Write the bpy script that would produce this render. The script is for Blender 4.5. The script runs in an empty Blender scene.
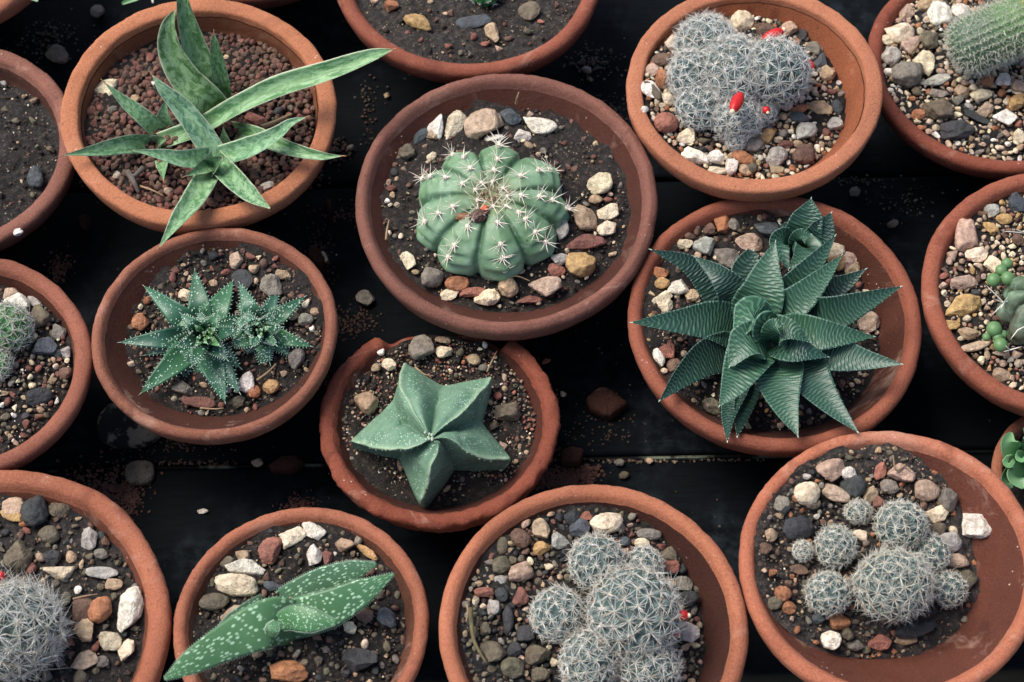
import bpy, math, random
import numpy as np
from mathutils import Matrix, Vector, noise as mnoise

sc = bpy.context.scene
COL = sc.collection
rng = np.random.default_rng(11)
pyr = random.Random(5)

# ------------------------------------------------------------------ camera
TH, RO, F, D = 0.51001817, -0.01947914, 2000.0, 0.70
CAM = np.array([0, -D*math.sin(TH), D*math.cos(TH)])
BENCH = -0.050
PX = D/F                                    # metres per photo pixel on the rim plane

def ray(px, py):
    x, y = (px-512)/F, -(py-341)/F
    c, s = math.cos(RO), math.sin(RO)
    x, y = c*x-s*y, s*x+c*y
    ct, st = math.cos(TH), math.sin(TH)
    return np.array([x, y*ct+st, y*st-ct])

def W(px, py, z=0.0):
    d = ray(px, py)
    return CAM + d*((z-CAM[2])/d[2])

def proj(p):
    v = np.asarray(p)-CAM
    ct, st = math.cos(TH), math.sin(TH)
    x, y, w = v[0], v[1]*ct+v[2]*st, v[1]*st-v[2]*ct
    x, y = x/w, y/w
    c, s = math.cos(-RO), math.sin(-RO)
    x, y = c*x-s*y, s*x+c*y
    return 512+x*F, 341-y*F

cam_d = bpy.data.cameras.new("camera")
cam = bpy.data.objects.new("camera", cam_d)
COL.objects.link(cam)
cam.matrix_world = Matrix.Translation(CAM) @ Matrix.Rotation(TH, 4, 'X') @ Matrix.Rotation(RO, 4, 'Z')
cam_d.sensor_width = 36
cam_d.lens = 36*F/1024
cam_d.clip_start = 0.01
cam_d.clip_end = 60
cam_d.dof.use_dof = True
cam_d.dof.focus_distance = D+0.004
cam_d.dof.aperture_fstop = 20
sc.camera = cam

# ------------------------------------------------------------------ helpers
def srgb(r, g, b, k=1.0):
    f = lambda c: ((c/255)/12.92 if c/255 <= .04045 else ((c/255+.055)/1.055)**2.4)
    return (f(r)*k, f(g)*k, f(b)*k)

def build(name, chunks, parent=None, mats=(), loc=None, smooth=True):
    """chunks: dicts V (n,3) world, F list of index arrays, m material slot, col (n,3), luv (n,3)"""
    loc = np.zeros(3) if loc is None else np.asarray(loc, float)
    Vs, loops, sizes, mi, cols, luvs = [], [], [], [], [], []
    off = 0
    for c in chunks:
        V = np.asarray(c['V'], float).reshape(-1, 3)
        n = len(V)
        Vs.append(V)
        cc = c.get('col'); cc = np.full((n, 3), .5) if cc is None else np.broadcast_to(np.asarray(cc, float), (n, 3))
        cols.append(cc)
        lv = c.get('luv'); luvs.append(np.zeros((n, 3)) if lv is None else lv)
        for f in c['F']:
            f = np.asarray(f, int)
            if len(f) == 0: continue
            loops.append((f+off).ravel()); sizes.append(np.full(len(f), f.shape[1])); mi.append(np.full(len(f), c.get('m', 0)))
        off += n
    V = np.concatenate(Vs)-loc
    loops = np.concatenate(loops); sizes = np.concatenate(sizes); mi = np.concatenate(mi)
    me = bpy.data.meshes.new(name)
    me.vertices.add(len(V)); me.vertices.foreach_set('co', V.ravel())
    me.loops.add(len(loops)); me.loops.foreach_set('vertex_index', loops.astype(np.int32))
    me.polygons.add(len(sizes))
    me.polygons.foreach_set('loop_start', np.concatenate([[0], np.cumsum(sizes)[:-1]]).astype(np.int32))
    me.polygons.foreach_set('material_index', mi.astype(np.int32))
    me.polygons.foreach_set('use_smooth', np.full(len(sizes), smooth, bool))
    for mm in mats: me.materials.append(mm)
    a = me.attributes.new('col', 'FLOAT_COLOR', 'POINT')
    cc = np.concatenate(cols); a.data.foreach_set('color', np.column_stack([cc, np.ones(len(cc))]).ravel())
    if any('luv' in c for c in chunks):
        a = me.attributes.new('luv', 'FLOAT_VECTOR', 'POINT'); a.data.foreach_set('vector', np.concatenate(luvs).ravel())
    me.update(calc_edges=True); me.validate()
    o = bpy.data.objects.new(name, me); COL.objects.link(o)
    if parent is not None:
        o.parent = parent
        o.location = Vector(loc)-Vector(WLOC.get(parent.name, (0, 0, 0)))
    else:
        o.location = loc
    WLOC[o.name] = tuple(loc)
    return o
WLOC = {}

def thing(name, label, cat, loc, group=None):
    o = bpy.data.objects.new(name, None); COL.objects.link(o)
    o.location = loc; o.empty_display_size = .01
    WLOC[o.name] = tuple(loc)
    tag(o, label, cat, group)
    return o

def tag(o, label=None, cat=None, group=None, kind=None):
    if label: o['label'] = label
    if cat: o['category'] = cat
    if group: o['group'] = group
    if kind: o['kind'] = kind
    return o

def ico(n):
    t = (1+5**.5)/2
    V = [(-1,t,0),(1,t,0),(-1,-t,0),(1,-t,0),(0,-1,t),(0,1,t),(0,-1,-t),(0,1,-t),(t,0,-1),(t,0,1),(-t,0,-1),(-t,0,1)]
    Fc = [(0,11,5),(0,5,1),(0,1,7),(0,7,10),(0,10,11),(1,5,9),(5,11,4),(11,10,2),(10,7,6),(7,1,8),(3,9,4),(3,4,2),(3,2,6),(3,6,8),(3,8,9),(4,9,5),(2,4,11),(6,2,10),(8,6,7),(9,8,1)]
    V = [np.array(v)/np.linalg.norm(v) for v in V]
    for _ in range(n):
        cache, nf = {}, []
        def mid(a, b):
            k = (min(a, b), max(a, b))
            if k not in cache:
                m = V[a]+V[b]; V.append(m/np.linalg.norm(m)); cache[k] = len(V)-1
            return cache[k]
        for a, b, c in Fc:
            x, y, z = mid(a, b), mid(b, c), mid(c, a)
            nf += [(a, x, z), (b, y, x), (c, z, y), (x, y, z)]
        Fc = nf
    return np.array(V), np.array(Fc)
ICO = {i: ico(i) for i in range(6)}

def unit(v): v = np.asarray(v, float); return v/(np.linalg.norm(v, axis=-1, keepdims=True)+1e-12)

def rotz(a): c, s = math.cos(a), math.sin(a); return np.array([[c, -s, 0], [s, c, 0], [0, 0, 1]])
def rand_rot(r):
    q = unit(r.normal(size=4)); w, x, y, z = q
    return np.array([[1-2*(y*y+z*z), 2*(x*y-z*w), 2*(x*z+y*w)], [2*(x*y+z*w), 1-2*(x*x+z*z), 2*(y*z-x*w)], [2*(x*z-y*w), 2*(y*z+x*w), 1-2*(x*x+y*y)]])

def grid_faces(nr, nc, wrap=False):
    i, j = np.meshgrid(np.arange(nr-1), np.arange(nc if wrap else nc-1), indexing='ij')
    i, j = i.ravel(), j.ravel(); j2 = (j+1) % nc
    return np.column_stack([i*nc+j, i*nc+j2, (i+1)*nc+j2, (i+1)*nc+j])

# ------------------------------------------------------------------ materials
class NT:
    def __init__(s, name):
        s.m = bpy.data.materials.new(name); s.m.use_nodes = True
        s.t = s.m.node_tree; s.t.nodes.clear()
        s.out = s.t.nodes.new('ShaderNodeOutputMaterial'); s.b = s.t.nodes.new('ShaderNodeBsdfPrincipled')
        s.l(s.b.outputs[0], s.out.inputs[0])
    def l(s, a, b): s.t.links.new(a, b)
    def n(s, typ, **kw):
        x = s.t.nodes.new('ShaderNode'+typ)
        for k, v in kw.items(): setattr(x, k, v)
        return x
    def val(s, sock, v):
        if hasattr(v, 'links') or hasattr(v, 'is_linked'): s.l(v, sock)
        else: sock.default_value = v
    def coord(s, scale=(1, 1, 1), which='Object'):
        c = s.n('TexCoord'); m = s.n('Mapping'); m.inputs['Scale'].default_value = scale
        s.l(c.outputs[which], m.inputs[0]); return m.outputs[0]
    def attr(s, name, out='Color'):
        a = s.n('Attribute', attribute_name=name); return a.outputs[out]
    def noise(s, vec, scale, detail=4, rough=.6, out='Fac', dist=0):
        x = s.n('TexNoise'); x.inputs['Scale'].default_value = scale; x.inputs['Detail'].default_value = detail
        x.inputs['Roughness'].default_value = rough; x.inputs['Distortion'].default_value = dist; s.l(vec, x.inputs['Vector']); return x.outputs[out]
    def voro(s, vec, scale, feat='F1', rand=1.0, out='Distance'):
        x = s.n('TexVoronoi', feature=feat); x.inputs['Scale'].default_value = scale; x.inputs['Randomness'].default_value = rand
        s.l(vec, x.inputs['Vector']); return x.outputs[out]
    def ramp(s, fac, stops):
        r = s.n('ValToRGB'); e = r.color_ramp.elements
        while len(e) < len(stops): e.new(.5)
        for i, (p, c) in enumerate(stops):
            e[i].position = p; e[i].color = (*c, 1) if len(c) == 3 else c
        s.l(fac, r.inputs[0]); return r.outputs[0]
    def rng(s, v, a, b, c=0., d=1.):
        m = s.n('MapRange'); m.inputs['From Min'].default_value = a; m.inputs['From Max'].default_value = b
        m.inputs['To Min'].default_value = c; m.inputs['To Max'].default_value = d; s.l(v, m.inputs[0]); return m.outputs[0]
    def mix(s, fac, a, b, mode='MIX'):
        x = s.n('MixRGB', blend_type=mode)
        for i, v in ((0, fac), (1, a), (2, b)):
            if isinstance(v, (int, float)): x.inputs[i].default_value = v
            elif isinstance(v, tuple): x.inputs[i].default_value = (*v, 1) if len(v) == 3 else v
            else: s.l(v, x.inputs[i])
        return x.outputs[0]
    def math(s, op, a, b=0.):
        x = s.n('Math', operation=op)
        for i, v in ((0, a), (1, b)):
            if isinstance(v, (int, float)): x.inputs[i].default_value = v
            else: s.l(v, x.inputs[i])
        return x.outputs[0]
    def sep(s, v):
        x = s.n('SeparateXYZ'); s.l(v, x.inputs[0]); return x.outputs
    def comb(s, x, y, z=0.):
        c = s.n('CombineXYZ')
        for i, v in enumerate((x, y, z)):
            if isinstance(v, (int, float)): c.inputs[i].default_value = v
            else: s.l(v, c.inputs[i])
        return c.outputs[0]
    def bump(s, h, strength, dist):
        b = s.n('Bump'); b.inputs['Strength'].default_value = strength; b.inputs['Distance'].default_value = dist
        s.l(h, b.inputs['Height']); s.l(b.outputs[0], s.b.inputs['Normal']); return b
    def done(s, col, rough, spec=.5, sss=0):
        if isinstance(col, tuple): s.b.inputs['Base Color'].default_value = (*col, 1)
        else: s.l(col, s.b.inputs['Base Color'])
        if isinstance(rough, (int, float)): s.b.inputs['Roughness'].default_value = rough
        else: s.l(rough, s.b.inputs['Roughness'])
        s.b.inputs['Specular IOR Level'].default_value = spec
        if sss:
            s.b.inputs['Subsurface Weight'].default_value = sss
            s.b.inputs['Subsurface Radius'].default_value = (.002, .004, .001)
            s.b.inputs['Subsurface Scale'].default_value = .3
        return s.m

def mul(c, k): return tuple(min(1, x*k) for x in c)

def terracotta(name, base, seed, rough_amt=1.0):
    h1 = (seed*.6180339) % 1; h2 = (seed*.3819+.37) % 1
    t = NT(name)
    c = t.n('TexCoord'); m = t.n('Mapping'); m.inputs['Location'].default_value = (seed*.37, seed*.11, seed*.23); t.l(c.outputs['Object'], m.inputs[0]); v = m.outputs[0]
    big = t.noise(v, 28, 5, .65)
    mid = t.noise(v, 160, 5, .7)
    fine = t.noise(v, 1500, 3, .7)
    bm = sum(base)/3; base = (base[0]*.86+bm*.05, base[1]*.95+bm*.05, base[2]*.92+bm*.05)
    col = t.ramp(big, [(.25, mul(base, .58)), (.45, mul(base, .92)), (.6, base), (.8, (min(1, base[0]*1.25), base[1]*1.36, base[2]*1.5))])
    col = t.mix(t.rng(mid, .35, .7, 0, .55), col, (base[0]*.78, base[1]*.66, base[2]*.6))
    col = t.mix(t.rng(fine, .36, .66, 0., .45), t.mix(1., col, (.76, .74, .72), 'MULTIPLY'), (min(1, base[0]*1.3), base[1]*1.5, base[2]*1.62))
    pit = t.noise(v, 620, 2, .5)
    col = t.mix(t.rng(pit, .66, .74, 0, .6), col, mul(base, .3))
    wide = t.noise(v, 17, 3, .6, dist=.5)
    col = t.mix(t.rng(wide, .46, .64, 0, .5), col, t.mix(1., col, (.60, .55, .56), 'MULTIPLY'))
    bloom = t.noise(v, 44, 6, .72, dist=.8)
    col = t.mix(t.rng(bloom, .62-.08*h1, .76-.06*h1, 0, .18+.34*h2), col, srgb(205, 170, 150))
    # dark stains and small pale mineral flecks
    st = t.noise(v, 60, 3, .6, dist=.6)
    col = t.mix(t.rng(st, .64-.1*h2, .74-.1*h2, 0, .3+.3*h1), col, (base[0]*.35, base[1]*.32, base[2]*.36))
    fl = t.math('ADD', t.voro(v, 420), t.math('MULTIPLY', t.noise(v, 900, 3), .10)); gate = t.noise(v, 50, 4)
    fleck = t.math('MULTIPLY', t.rng(fl, .14, .20, 1, 0), t.rng(gate, .58, .64, 0, 1))
    col = t.mix(t.math('MULTIPLY', fleck, .8), col, srgb(215, 190, 170))
    h = t.math('ADD', t.math('MULTIPLY', mid, .9*rough_amt), t.math('MULTIPLY', fine, .5))
    t.bump(h, .7, .0008)
    return t.done(col, t.rng(mid, .3, .7, .95, .72), .28)

def make_stone():
    t = NT('stone')
    col = t.attr('col'); v = t.coord()
    a = t.noise(v, 420, 5, .7); b = t.noise(v, 1600, 3, .7); w = t.noise(v, 190, 4, .6, dist=1.5)
    c = t.mix(1., col, t.ramp(a, [(.3, (.42, .37, .32)), (.48, (.92, .9, .88)), (.66, (1.3, 1.28, 1.24))]), 'MULTIPLY')
    c = t.mix(t.rng(w, .55, .68, 0, .38), c, t.mix(1., c, (.62, .42, .27), 'MULTIPLY'))
    c = t.mix(t.rng(b, .54, .68, 0, .6), c, t.mix(1., c, (.36, .33, .3), 'MULTIPLY'))
    vein = t.noise(v, 260, 3, .5, dist=3.)
    c = t.mix(t.rng(t.math('ABSOLUTE', t.math('SUBTRACT', vein, .5)), .0, .02, .4, 0), c, t.mix(1., c, (.5, .42, .36), 'MULTIPLY'))
    t.bump(t.math('ADD', a, t.math('MULTIPLY', b, .6)), .8, .0011)
    return t.done(c, t.rng(a, .3, .7, .5, .8), .42)

def make_soil():
    t = NT('soil'); v = t.coord()
    a = t.noise(v, 70, 6, .7); b = t.noise(v, 500, 5, .75); f = t.noise(v, 2200, 2, .6)
    tint = t.attr('col')
    c = t.ramp(b, [(.32, (.003, .0026, .0026)), (.5, (.011, .0095, .0085)), (.62, (.03, .025, .021)), (.78, (.10, .08, .064))])
    c = t.mix(1., c, tint, 'MULTIPLY')
    c = t.mix(t.rng(a, .45, .65, 0, .5), c, t.mix(1., c, (.55, .5, .48), 'MULTIPLY'))
    vo = t.voro(v, 620); g = t.noise(v, 160, 2)
    c = t.mix(t.math('MULTIPLY', t.rng(vo, .12, .2, .8, 0), t.rng(g, .52, .6, 0, 1)), c, srgb(170, 145, 120))
    t.bump(t.math('ADD', t.math('ADD', b, a), t.math('MULTIPLY', f, .35)), .9, .0016)
    return t.done(c, t.rng(a, .4, .6, .55, .9), .4)

def make_paint():
    t = NT('black_painted_wood'); v = t.coord((6, 60, 60))
    u = t.coord()
    g = t.noise(v, 14, 6, .7); d = t.noise(u, 22, 5, .65); d2 = t.noise(u, 140, 4, .7)
    c = t.ramp(g, [(.3, (.0018, .0026, .0034)), (.7, (.0042, .0062, .0080))])
    dust = t.math('MULTIPLY', t.rng(d, .5, .72, 0, 1), t.rng(d2, .42, .7, 0, 1))
    c = t.mix(t.math('MULTIPLY', dust, .8), c, (.030, .040, .050))
    s = t.voro(u, 240); gate = t.noise(u, 46, 3)
    c = t.mix(t.math('MULTIPLY', t.rng(s, .08, .16, .7, 0), t.rng(gate, .58, .64, 0, 1)), c, (.12, .11, .095))
    t.bump(t.math('ADD', g, t.math('MULTIPLY', d2, .4)), .35, .0008)
    return t.done(c, t.rng(d, .3, .7, .5, .85), .05)

def simple(name, col, rough=.6, var=.25, scale=300, bumpd=.0004, spec=.4, sss=0):
    t = NT(name); v = t.coord(); a = t.noise(v, scale, 5, .65)
    c = t.ramp(a, [(.3, mul(col, 1-var)), (.7, mul(col, 1+var))])
    t.bump(a, .5, bumpd)
    return t.done(c, rough, spec, sss)

def make_vcol(name, rough=.55, spec=.35, sss=0, var=.2, scale=600, bumpd=.0003):
    t = NT(name); v = t.coord(); a = t.noise(v, scale, 4, .65)
    c = t.mix(1., t.attr('col'), t.ramp(a, [(.3, (1-var,)*3), (.7, (1+var*.6,)*3)]), 'MULTIPLY')
    t.bump(a, .4, bumpd)
    return t.done(c, rough, spec, sss)

def make_sanse():
    t = NT('banded_leaf')
    s = t.sep(t.attr('luv', 'Vector')); u, v, k = s[0], s[1], s[2]
    tint = t.attr('col')
    vec = t.comb(t.math('MULTIPLY', u, 1.), t.math('MULTIPLY', v, .30), k)
    n1 = t.noise(vec, 15, 6, .72, dist=.6); n2 = t.noise(t.comb(u, t.math('MULTIPLY', v, .5), k), 90, 4, .7)
    band = t.math('ADD', t.math('MULTIPLY', n1, .72), t.math('MULTIPLY', n2, .28))
    pale = t.rng(band, .45, .55, 0, 1)
    c = t.mix(pale, t.mix(1., tint, (.52, .6, .5), 'MULTIPLY'), t.mix(.42, tint, srgb(176, 204, 162)))
    mid = t.rng(t.math('ABSOLUTE', t.math('SUBTRACT', v, .5)), .0, .13, .35, 0)
    c = t.mix(mid, c, srgb(120, 165, 95))
    edge = t.rng(t.math('ABSOLUTE', t.math('SUBTRACT', v, .5)), .455, .49, 0, .85)
    c = t.mix(edge, c, srgb(196, 196, 172))
    t.bump(t.math('ADD', n2, t.math('MULTIPLY', n1, .5)), .25, .0006)
    return t.done(c, .42, .45)

def make_limi():
    t = NT('ridged_leaf')
    s = t.sep(t.attr('luv', 'Vector')); u, v, h = s[0], s[1], s[2]
    tint = t.attr('col'); n = t.noise(t.coord(), 130, 4, .6)
    c = t.mix(t.rng(h, .35, .85, 0, .85), t.mix(1., tint, (.46, .52, .54), 'MULTIPLY'), t.mix(.10, tint, srgb(150, 190, 165)))
    c = t.mix(t.rng(n, .4, .7, 0, .4), c, t.mix(1., c, (.75, .85, .95), 'MULTIPLY'))
    edge = t.rng(t.math('ABSOLUTE', t.math('SUBTRACT', v, .5)), .46, .495, 0, .5)
    c = t.mix(t.math('MULTIPLY', edge, .5), c, srgb(120, 160, 150))
    return t.done(c, .4, .5)

def make_spot():
    t = NT('spotted_leaf')
    s = t.sep(t.attr('luv', 'Vector')); u, v, k = s[0], s[1], s[2]
    tint = t.attr('col')
    vec = t.comb(t.math('MULTIPLY', u, 2.4), t.math('ADD', t.math('MULTIPLY', v, 1.0), 0.), k)
    d = t.voro(vec, 10, rand=.8); w = t.noise(vec, 16, 2)
    sp = t.rng(t.math('ADD', d, t.math('MULTIPLY', w, .2)), .36, .50, 1, 0)
    n = t.noise(t.coord(), 160, 4, .6)
    c = t.mix(t.rng(n, .35, .7, 0, .5), tint, t.mix(1., tint, (.68, .72, .7), 'MULTIPLY'))
    c = t.mix(t.math('MULTIPLY', sp, .85), c, srgb(176, 212, 176))
    edge = t.rng(t.math('ABSOLUTE', t.math('SUBTRACT', v, .5)), .46, .49, 0, .5)
    c = t.mix(t.math('MULTIPLY', edge, .5), c, srgb(120, 155, 120))
    scar = t.math('MULTIPLY', t.rng(t.noise(t.coord(), 95, 3, .7), .66, .72, 0, 1), .75)
    c = t.mix(scar, c, srgb(150, 140, 115))
    t.bump(t.math('ADD', sp, t.math('MULTIPLY', n, .3)), .25, .0006)
    return t.done(c, .42, .45)

def make_plain_leaf():
    t = NT('succulent_leaf'); n = t.noise(t.coord(), 260, 4, .65); b = t.noise(t.coord(), 1500, 2)
    tint = t.attr('col')
    c = t.mix(t.rng(n, .35, .7, 0, .6), tint, t.mix(1., tint, (.68, .75, .7), 'MULTIPLY'))
    t.bump(t.math('ADD', n, t.math('MULTIPLY', b, .4)), .3, .0005)
    return t.done(c, .42, .45, .1)

def make_star():
    t = NT('star_cactus_skin'); v = t.coord()
    tint = t.attr('col'); n = t.noise(v, 120, 5, .65); f = t.noise(v, 1900, 3, .7); g = t.noise(v, 60, 3)
    c = t.mix(t.rng(n, .38, .62, 0, .9), tint, t.mix(1., tint, (.58, .72, .66), 'MULTIPLY'))
    dn = t.noise(v, 420, 4, .7); c = t.mix(t.rng(dn, .52, .7, 0, .5), c, t.mix(1., c, (.62, .66, .6), 'MULTIPLY'))
    br = t.noise(v, 95, 3, .6, dist=1.); c = t.mix(t.rng(br, .66, .74, 0, .5), c, srgb(128, 118, 88))
    vo = t.voro(v, 1100)
    fl = t.math('MULTIPLY', t.rng(vo, .18, .32, .85, 0), t.rng(t.noise(v, 130, 3), .42, .56, 0, 1))
    c = t.mix(fl, c, srgb(205, 222, 205))
    c = t.mix(t.rng(f, .55, .75, 0, .25), c, srgb(190, 215, 195))
    t.bump(t.math('ADD', f, n), .3, .0006)
    return t.done(c, .6, .35, .08)

def make_rib():
    t = NT('ribbed_cactus_skin'); v = t.coord()
    tint = t.attr('col'); n = t.noise(v, 75, 5, .65); f = t.noise(v, 900, 3, .7)
    c = t.mix(t.rng(n, .40, .60, 0, .9), tint, t.mix(1., tint, (.64, .72, .58), 'MULTIPLY'))
    n2 = t.noise(v, 240, 4, .7); c = t.mix(t.rng(n2, .5, .68, 0, .45), c, srgb(150, 180, 156))
    n3 = t.noise(v, 330, 3, .6, dist=.8); c = t.mix(t.rng(n3, .66, .74, 0, .55), c, srgb(120, 112, 88))
    c = t.mix(t.rng(f, .6, .75, 0, .3), c, srgb(150, 185, 150))
    sp = t.voro(v, 210); g = t.noise(v, 40, 2)
    c = t.mix(t.math('MULTIPLY', t.rng(sp, .05, .1, .8, 0), t.rng(g, .52, .58, 0, 1)), c, srgb(40, 55, 40))
    t.bump(t.math('ADD', n, t.math('MULTIPLY', f, .3)), .3, .0007)
    return t.done(c, .5, .4, .08)

M_STONE, M_SOIL, M_PAINT = make_stone(), make_soil(), make_paint()
M_SPINE = make_vcol('spine', .6, .3, 0, .1)
M_SKIN = make_vcol('cactus_skin', .55, .35, 0, .3)
M_FRUIT = make_vcol('fruit_skin', .42, .4, .15, .25, 500)
M_SANSE, M_LIMI, M_SPOT, M_LEAF, M_STAR, M_RIB = make_sanse(), make_limi(), make_spot(), make_plain_leaf(), make_star(), make_rib()
M_WHITE = simple('white_wart', srgb(182, 206, 186), .6)
M_DRY = simple('dry_tip', srgb(165, 120, 90), .7)
M_TWIG = simple('dry_twig', srgb(150, 125, 95), .8)
M_SHARD = terracotta('shard_clay', srgb(108, 62, 50, .5), 9, 1.4)

# ------------------------------------------------------------------ pots
#        X, Y, R, zrim, tiltx, tilty
FIT = {
'A':(-0.11507,0.09987,0.05103,0.0040,-0.036,0.033),'B':(-0.00111,0.05911,0.05535,0.0020,0.001,0.032),
'C':(0.09186,0.10250,0.04750,0.0080,0.046,-0.002),'D':(-0.10461,0.00724,0.04326,0.0000,-0.003,-0.010),
'E':(-0.02607,-0.02374,0.04218,-0.0120,-0.004,-0.064),'F':(0.09345,0.01025,0.05230,-0.0040,-0.002,0.013),
'G':(-0.07031,-0.10323,0.04163,0.0000,0.000,0.000),'H':(0.02461,-0.10638,0.05022,0.0020,0.000,0.000),
'I':(0.12197,-0.08784,0.04889,0.0050,0.075,-0.027),'J':(-0.21187,0.09468,0.04849,-0.0100,-0.033,0.016),
'K':(-0.19165,-0.00417,0.04398,0.0000,-0.050,0.013),'L':(-0.17125,-0.10316,0.05793,0.0000,-0.012,-0.005),
'M':(-0.01415,0.16935,0.05311,0.0000,-0.012,-0.001),'N':(0.18948,0.12582,0.05005,-0.0120,0.003,-0.003),
'O':(0.19758,0.01672,0.05131,0.0000,0.034,0.004),'P':(0.1950,-0.0430,0.0270,-0.0270,0.,0.),
'Q':(-0.22641,0.19412,0.05000,-0.0040,0.,0.),'R':(-0.1010,0.2125,0.0500,-0.0100,0.,0.)}
#      lip   t    depth L,R,T,B   flat lip, rim colour, wall colour
TC = lambda r, g, b: srgb(r, g, b, .93)
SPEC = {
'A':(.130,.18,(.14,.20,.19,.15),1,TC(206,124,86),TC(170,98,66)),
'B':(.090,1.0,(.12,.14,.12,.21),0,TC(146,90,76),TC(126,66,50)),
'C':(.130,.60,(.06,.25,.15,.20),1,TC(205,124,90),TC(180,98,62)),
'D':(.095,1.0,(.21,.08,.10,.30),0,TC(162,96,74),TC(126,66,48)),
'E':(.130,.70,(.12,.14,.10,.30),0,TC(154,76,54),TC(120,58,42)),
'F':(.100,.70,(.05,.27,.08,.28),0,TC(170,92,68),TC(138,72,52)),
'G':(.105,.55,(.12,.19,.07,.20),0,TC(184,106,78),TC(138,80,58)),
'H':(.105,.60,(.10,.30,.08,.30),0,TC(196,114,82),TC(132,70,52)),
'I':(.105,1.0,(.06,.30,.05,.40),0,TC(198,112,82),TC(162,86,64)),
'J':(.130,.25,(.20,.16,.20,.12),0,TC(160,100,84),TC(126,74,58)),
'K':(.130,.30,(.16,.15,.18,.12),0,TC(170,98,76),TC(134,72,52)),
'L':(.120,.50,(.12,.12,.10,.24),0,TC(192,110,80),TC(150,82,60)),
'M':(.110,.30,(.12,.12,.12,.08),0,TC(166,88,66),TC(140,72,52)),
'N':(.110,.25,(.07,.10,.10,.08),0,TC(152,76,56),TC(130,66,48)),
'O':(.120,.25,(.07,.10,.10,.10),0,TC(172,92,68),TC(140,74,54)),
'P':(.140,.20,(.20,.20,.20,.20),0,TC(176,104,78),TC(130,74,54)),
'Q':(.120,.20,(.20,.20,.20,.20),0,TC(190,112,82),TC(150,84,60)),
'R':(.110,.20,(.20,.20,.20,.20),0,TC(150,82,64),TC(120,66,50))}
POTLAB = {
'A':'bright orange flat-lipped terracotta pot holding the long banded succulent',
'B':'brown wide terracotta pot around the big green ribbed cactus',
'C':'bright orange terracotta pot with the red-fruited clustered cactus',
'D':'brown terracotta pot holding the white-dotted twin rosette plant',
'E':'rough terracotta pot with a broken rim around the star cactus',
'F':'terracotta pot under the large dark striped rosette',
'G':'terracotta pot holding the spotted tongue-leaf succulent at the bottom edge',
'H':'terracotta pot of clustered cactus at the bottom middle, touching the broken pot',
'I':'wide bowl-like terracotta pot at bottom right with a deep bare inner wall',
'J':'weathered terracotta pot of bare soil cut by the left edge',
'K':'terracotta pot with the green bristly cactus, cut by the left edge',
'L':'large terracotta pot at the bottom-left corner with the hairy ball cactus',
'M':'terracotta pot of mostly bare soil cut by the top edge',
'N':'dark terracotta pot in the top-right corner under the furry cylinder cactus',
'O':'terracotta pot cut by the right edge, holding the grey wrinkled cactus',
'P':'low small terracotta pot with a green rosette, half hidden at right',
'Q':'terracotta pot whose rim just shows in the top-left corner',
'R':'terracotta pot barely showing above the banded succulent pot'}

def smooth(x, a, b):
    t = np.clip((x-a)/(b-a), 0, 1); return t*t*(3-2*t)

def depth_at(k, phi):
    L, R_, T, B = SPEC[k][2]
    c, s = np.cos(phi), np.sin(phi)
    return np.where(c > 0, R_, L)*c*c + np.where(s > 0, T, B)*s*s

def soil_edge(k, phi):
    """radius and height of the soil where it meets the wall (local, R units)"""
    lip, t = SPEC[k][:2]
    d = depth_at(k, phi)
    r = (1-lip-.012) - t*np.maximum(d-.06, 0)
    H = (FIT[k][3]-BENCH)/FIT[k][2]
    ro = np.where(d > .24, .38+.47*(H-.03-d)/(H-.27), 1)
    return np.minimum(r, ro-.075), -d

def soil_z(k, x, y, wall=False):
    X, Y, R, z0 = FIT[k][:4]
    dx, dy = x-X, y-Y
    rr = np.hypot(dx, dy)/R; phi = np.arctan2(dy, dx)
    re, ze = soil_edge(k, phi)
    zc = -np.mean(SPEC[k][2])+.035
    f = np.clip(rr/re, 0, 1.2)**1.5
    z = zc*(1-f)+ze*f
    if wall: z = np.where(rr > re, ze+(rr-re)/max(SPEC[k][1], .3), z)
    return z0 + R*z

def on_soil(k, px, py, lift=0.0):
    z = FIT[k][3]-.01
    for _ in range(8):
        p = W(px, py, z+lift); z = float(soil_z(k, p[0], p[1], True))
    return W(px, py, z+lift)

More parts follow.
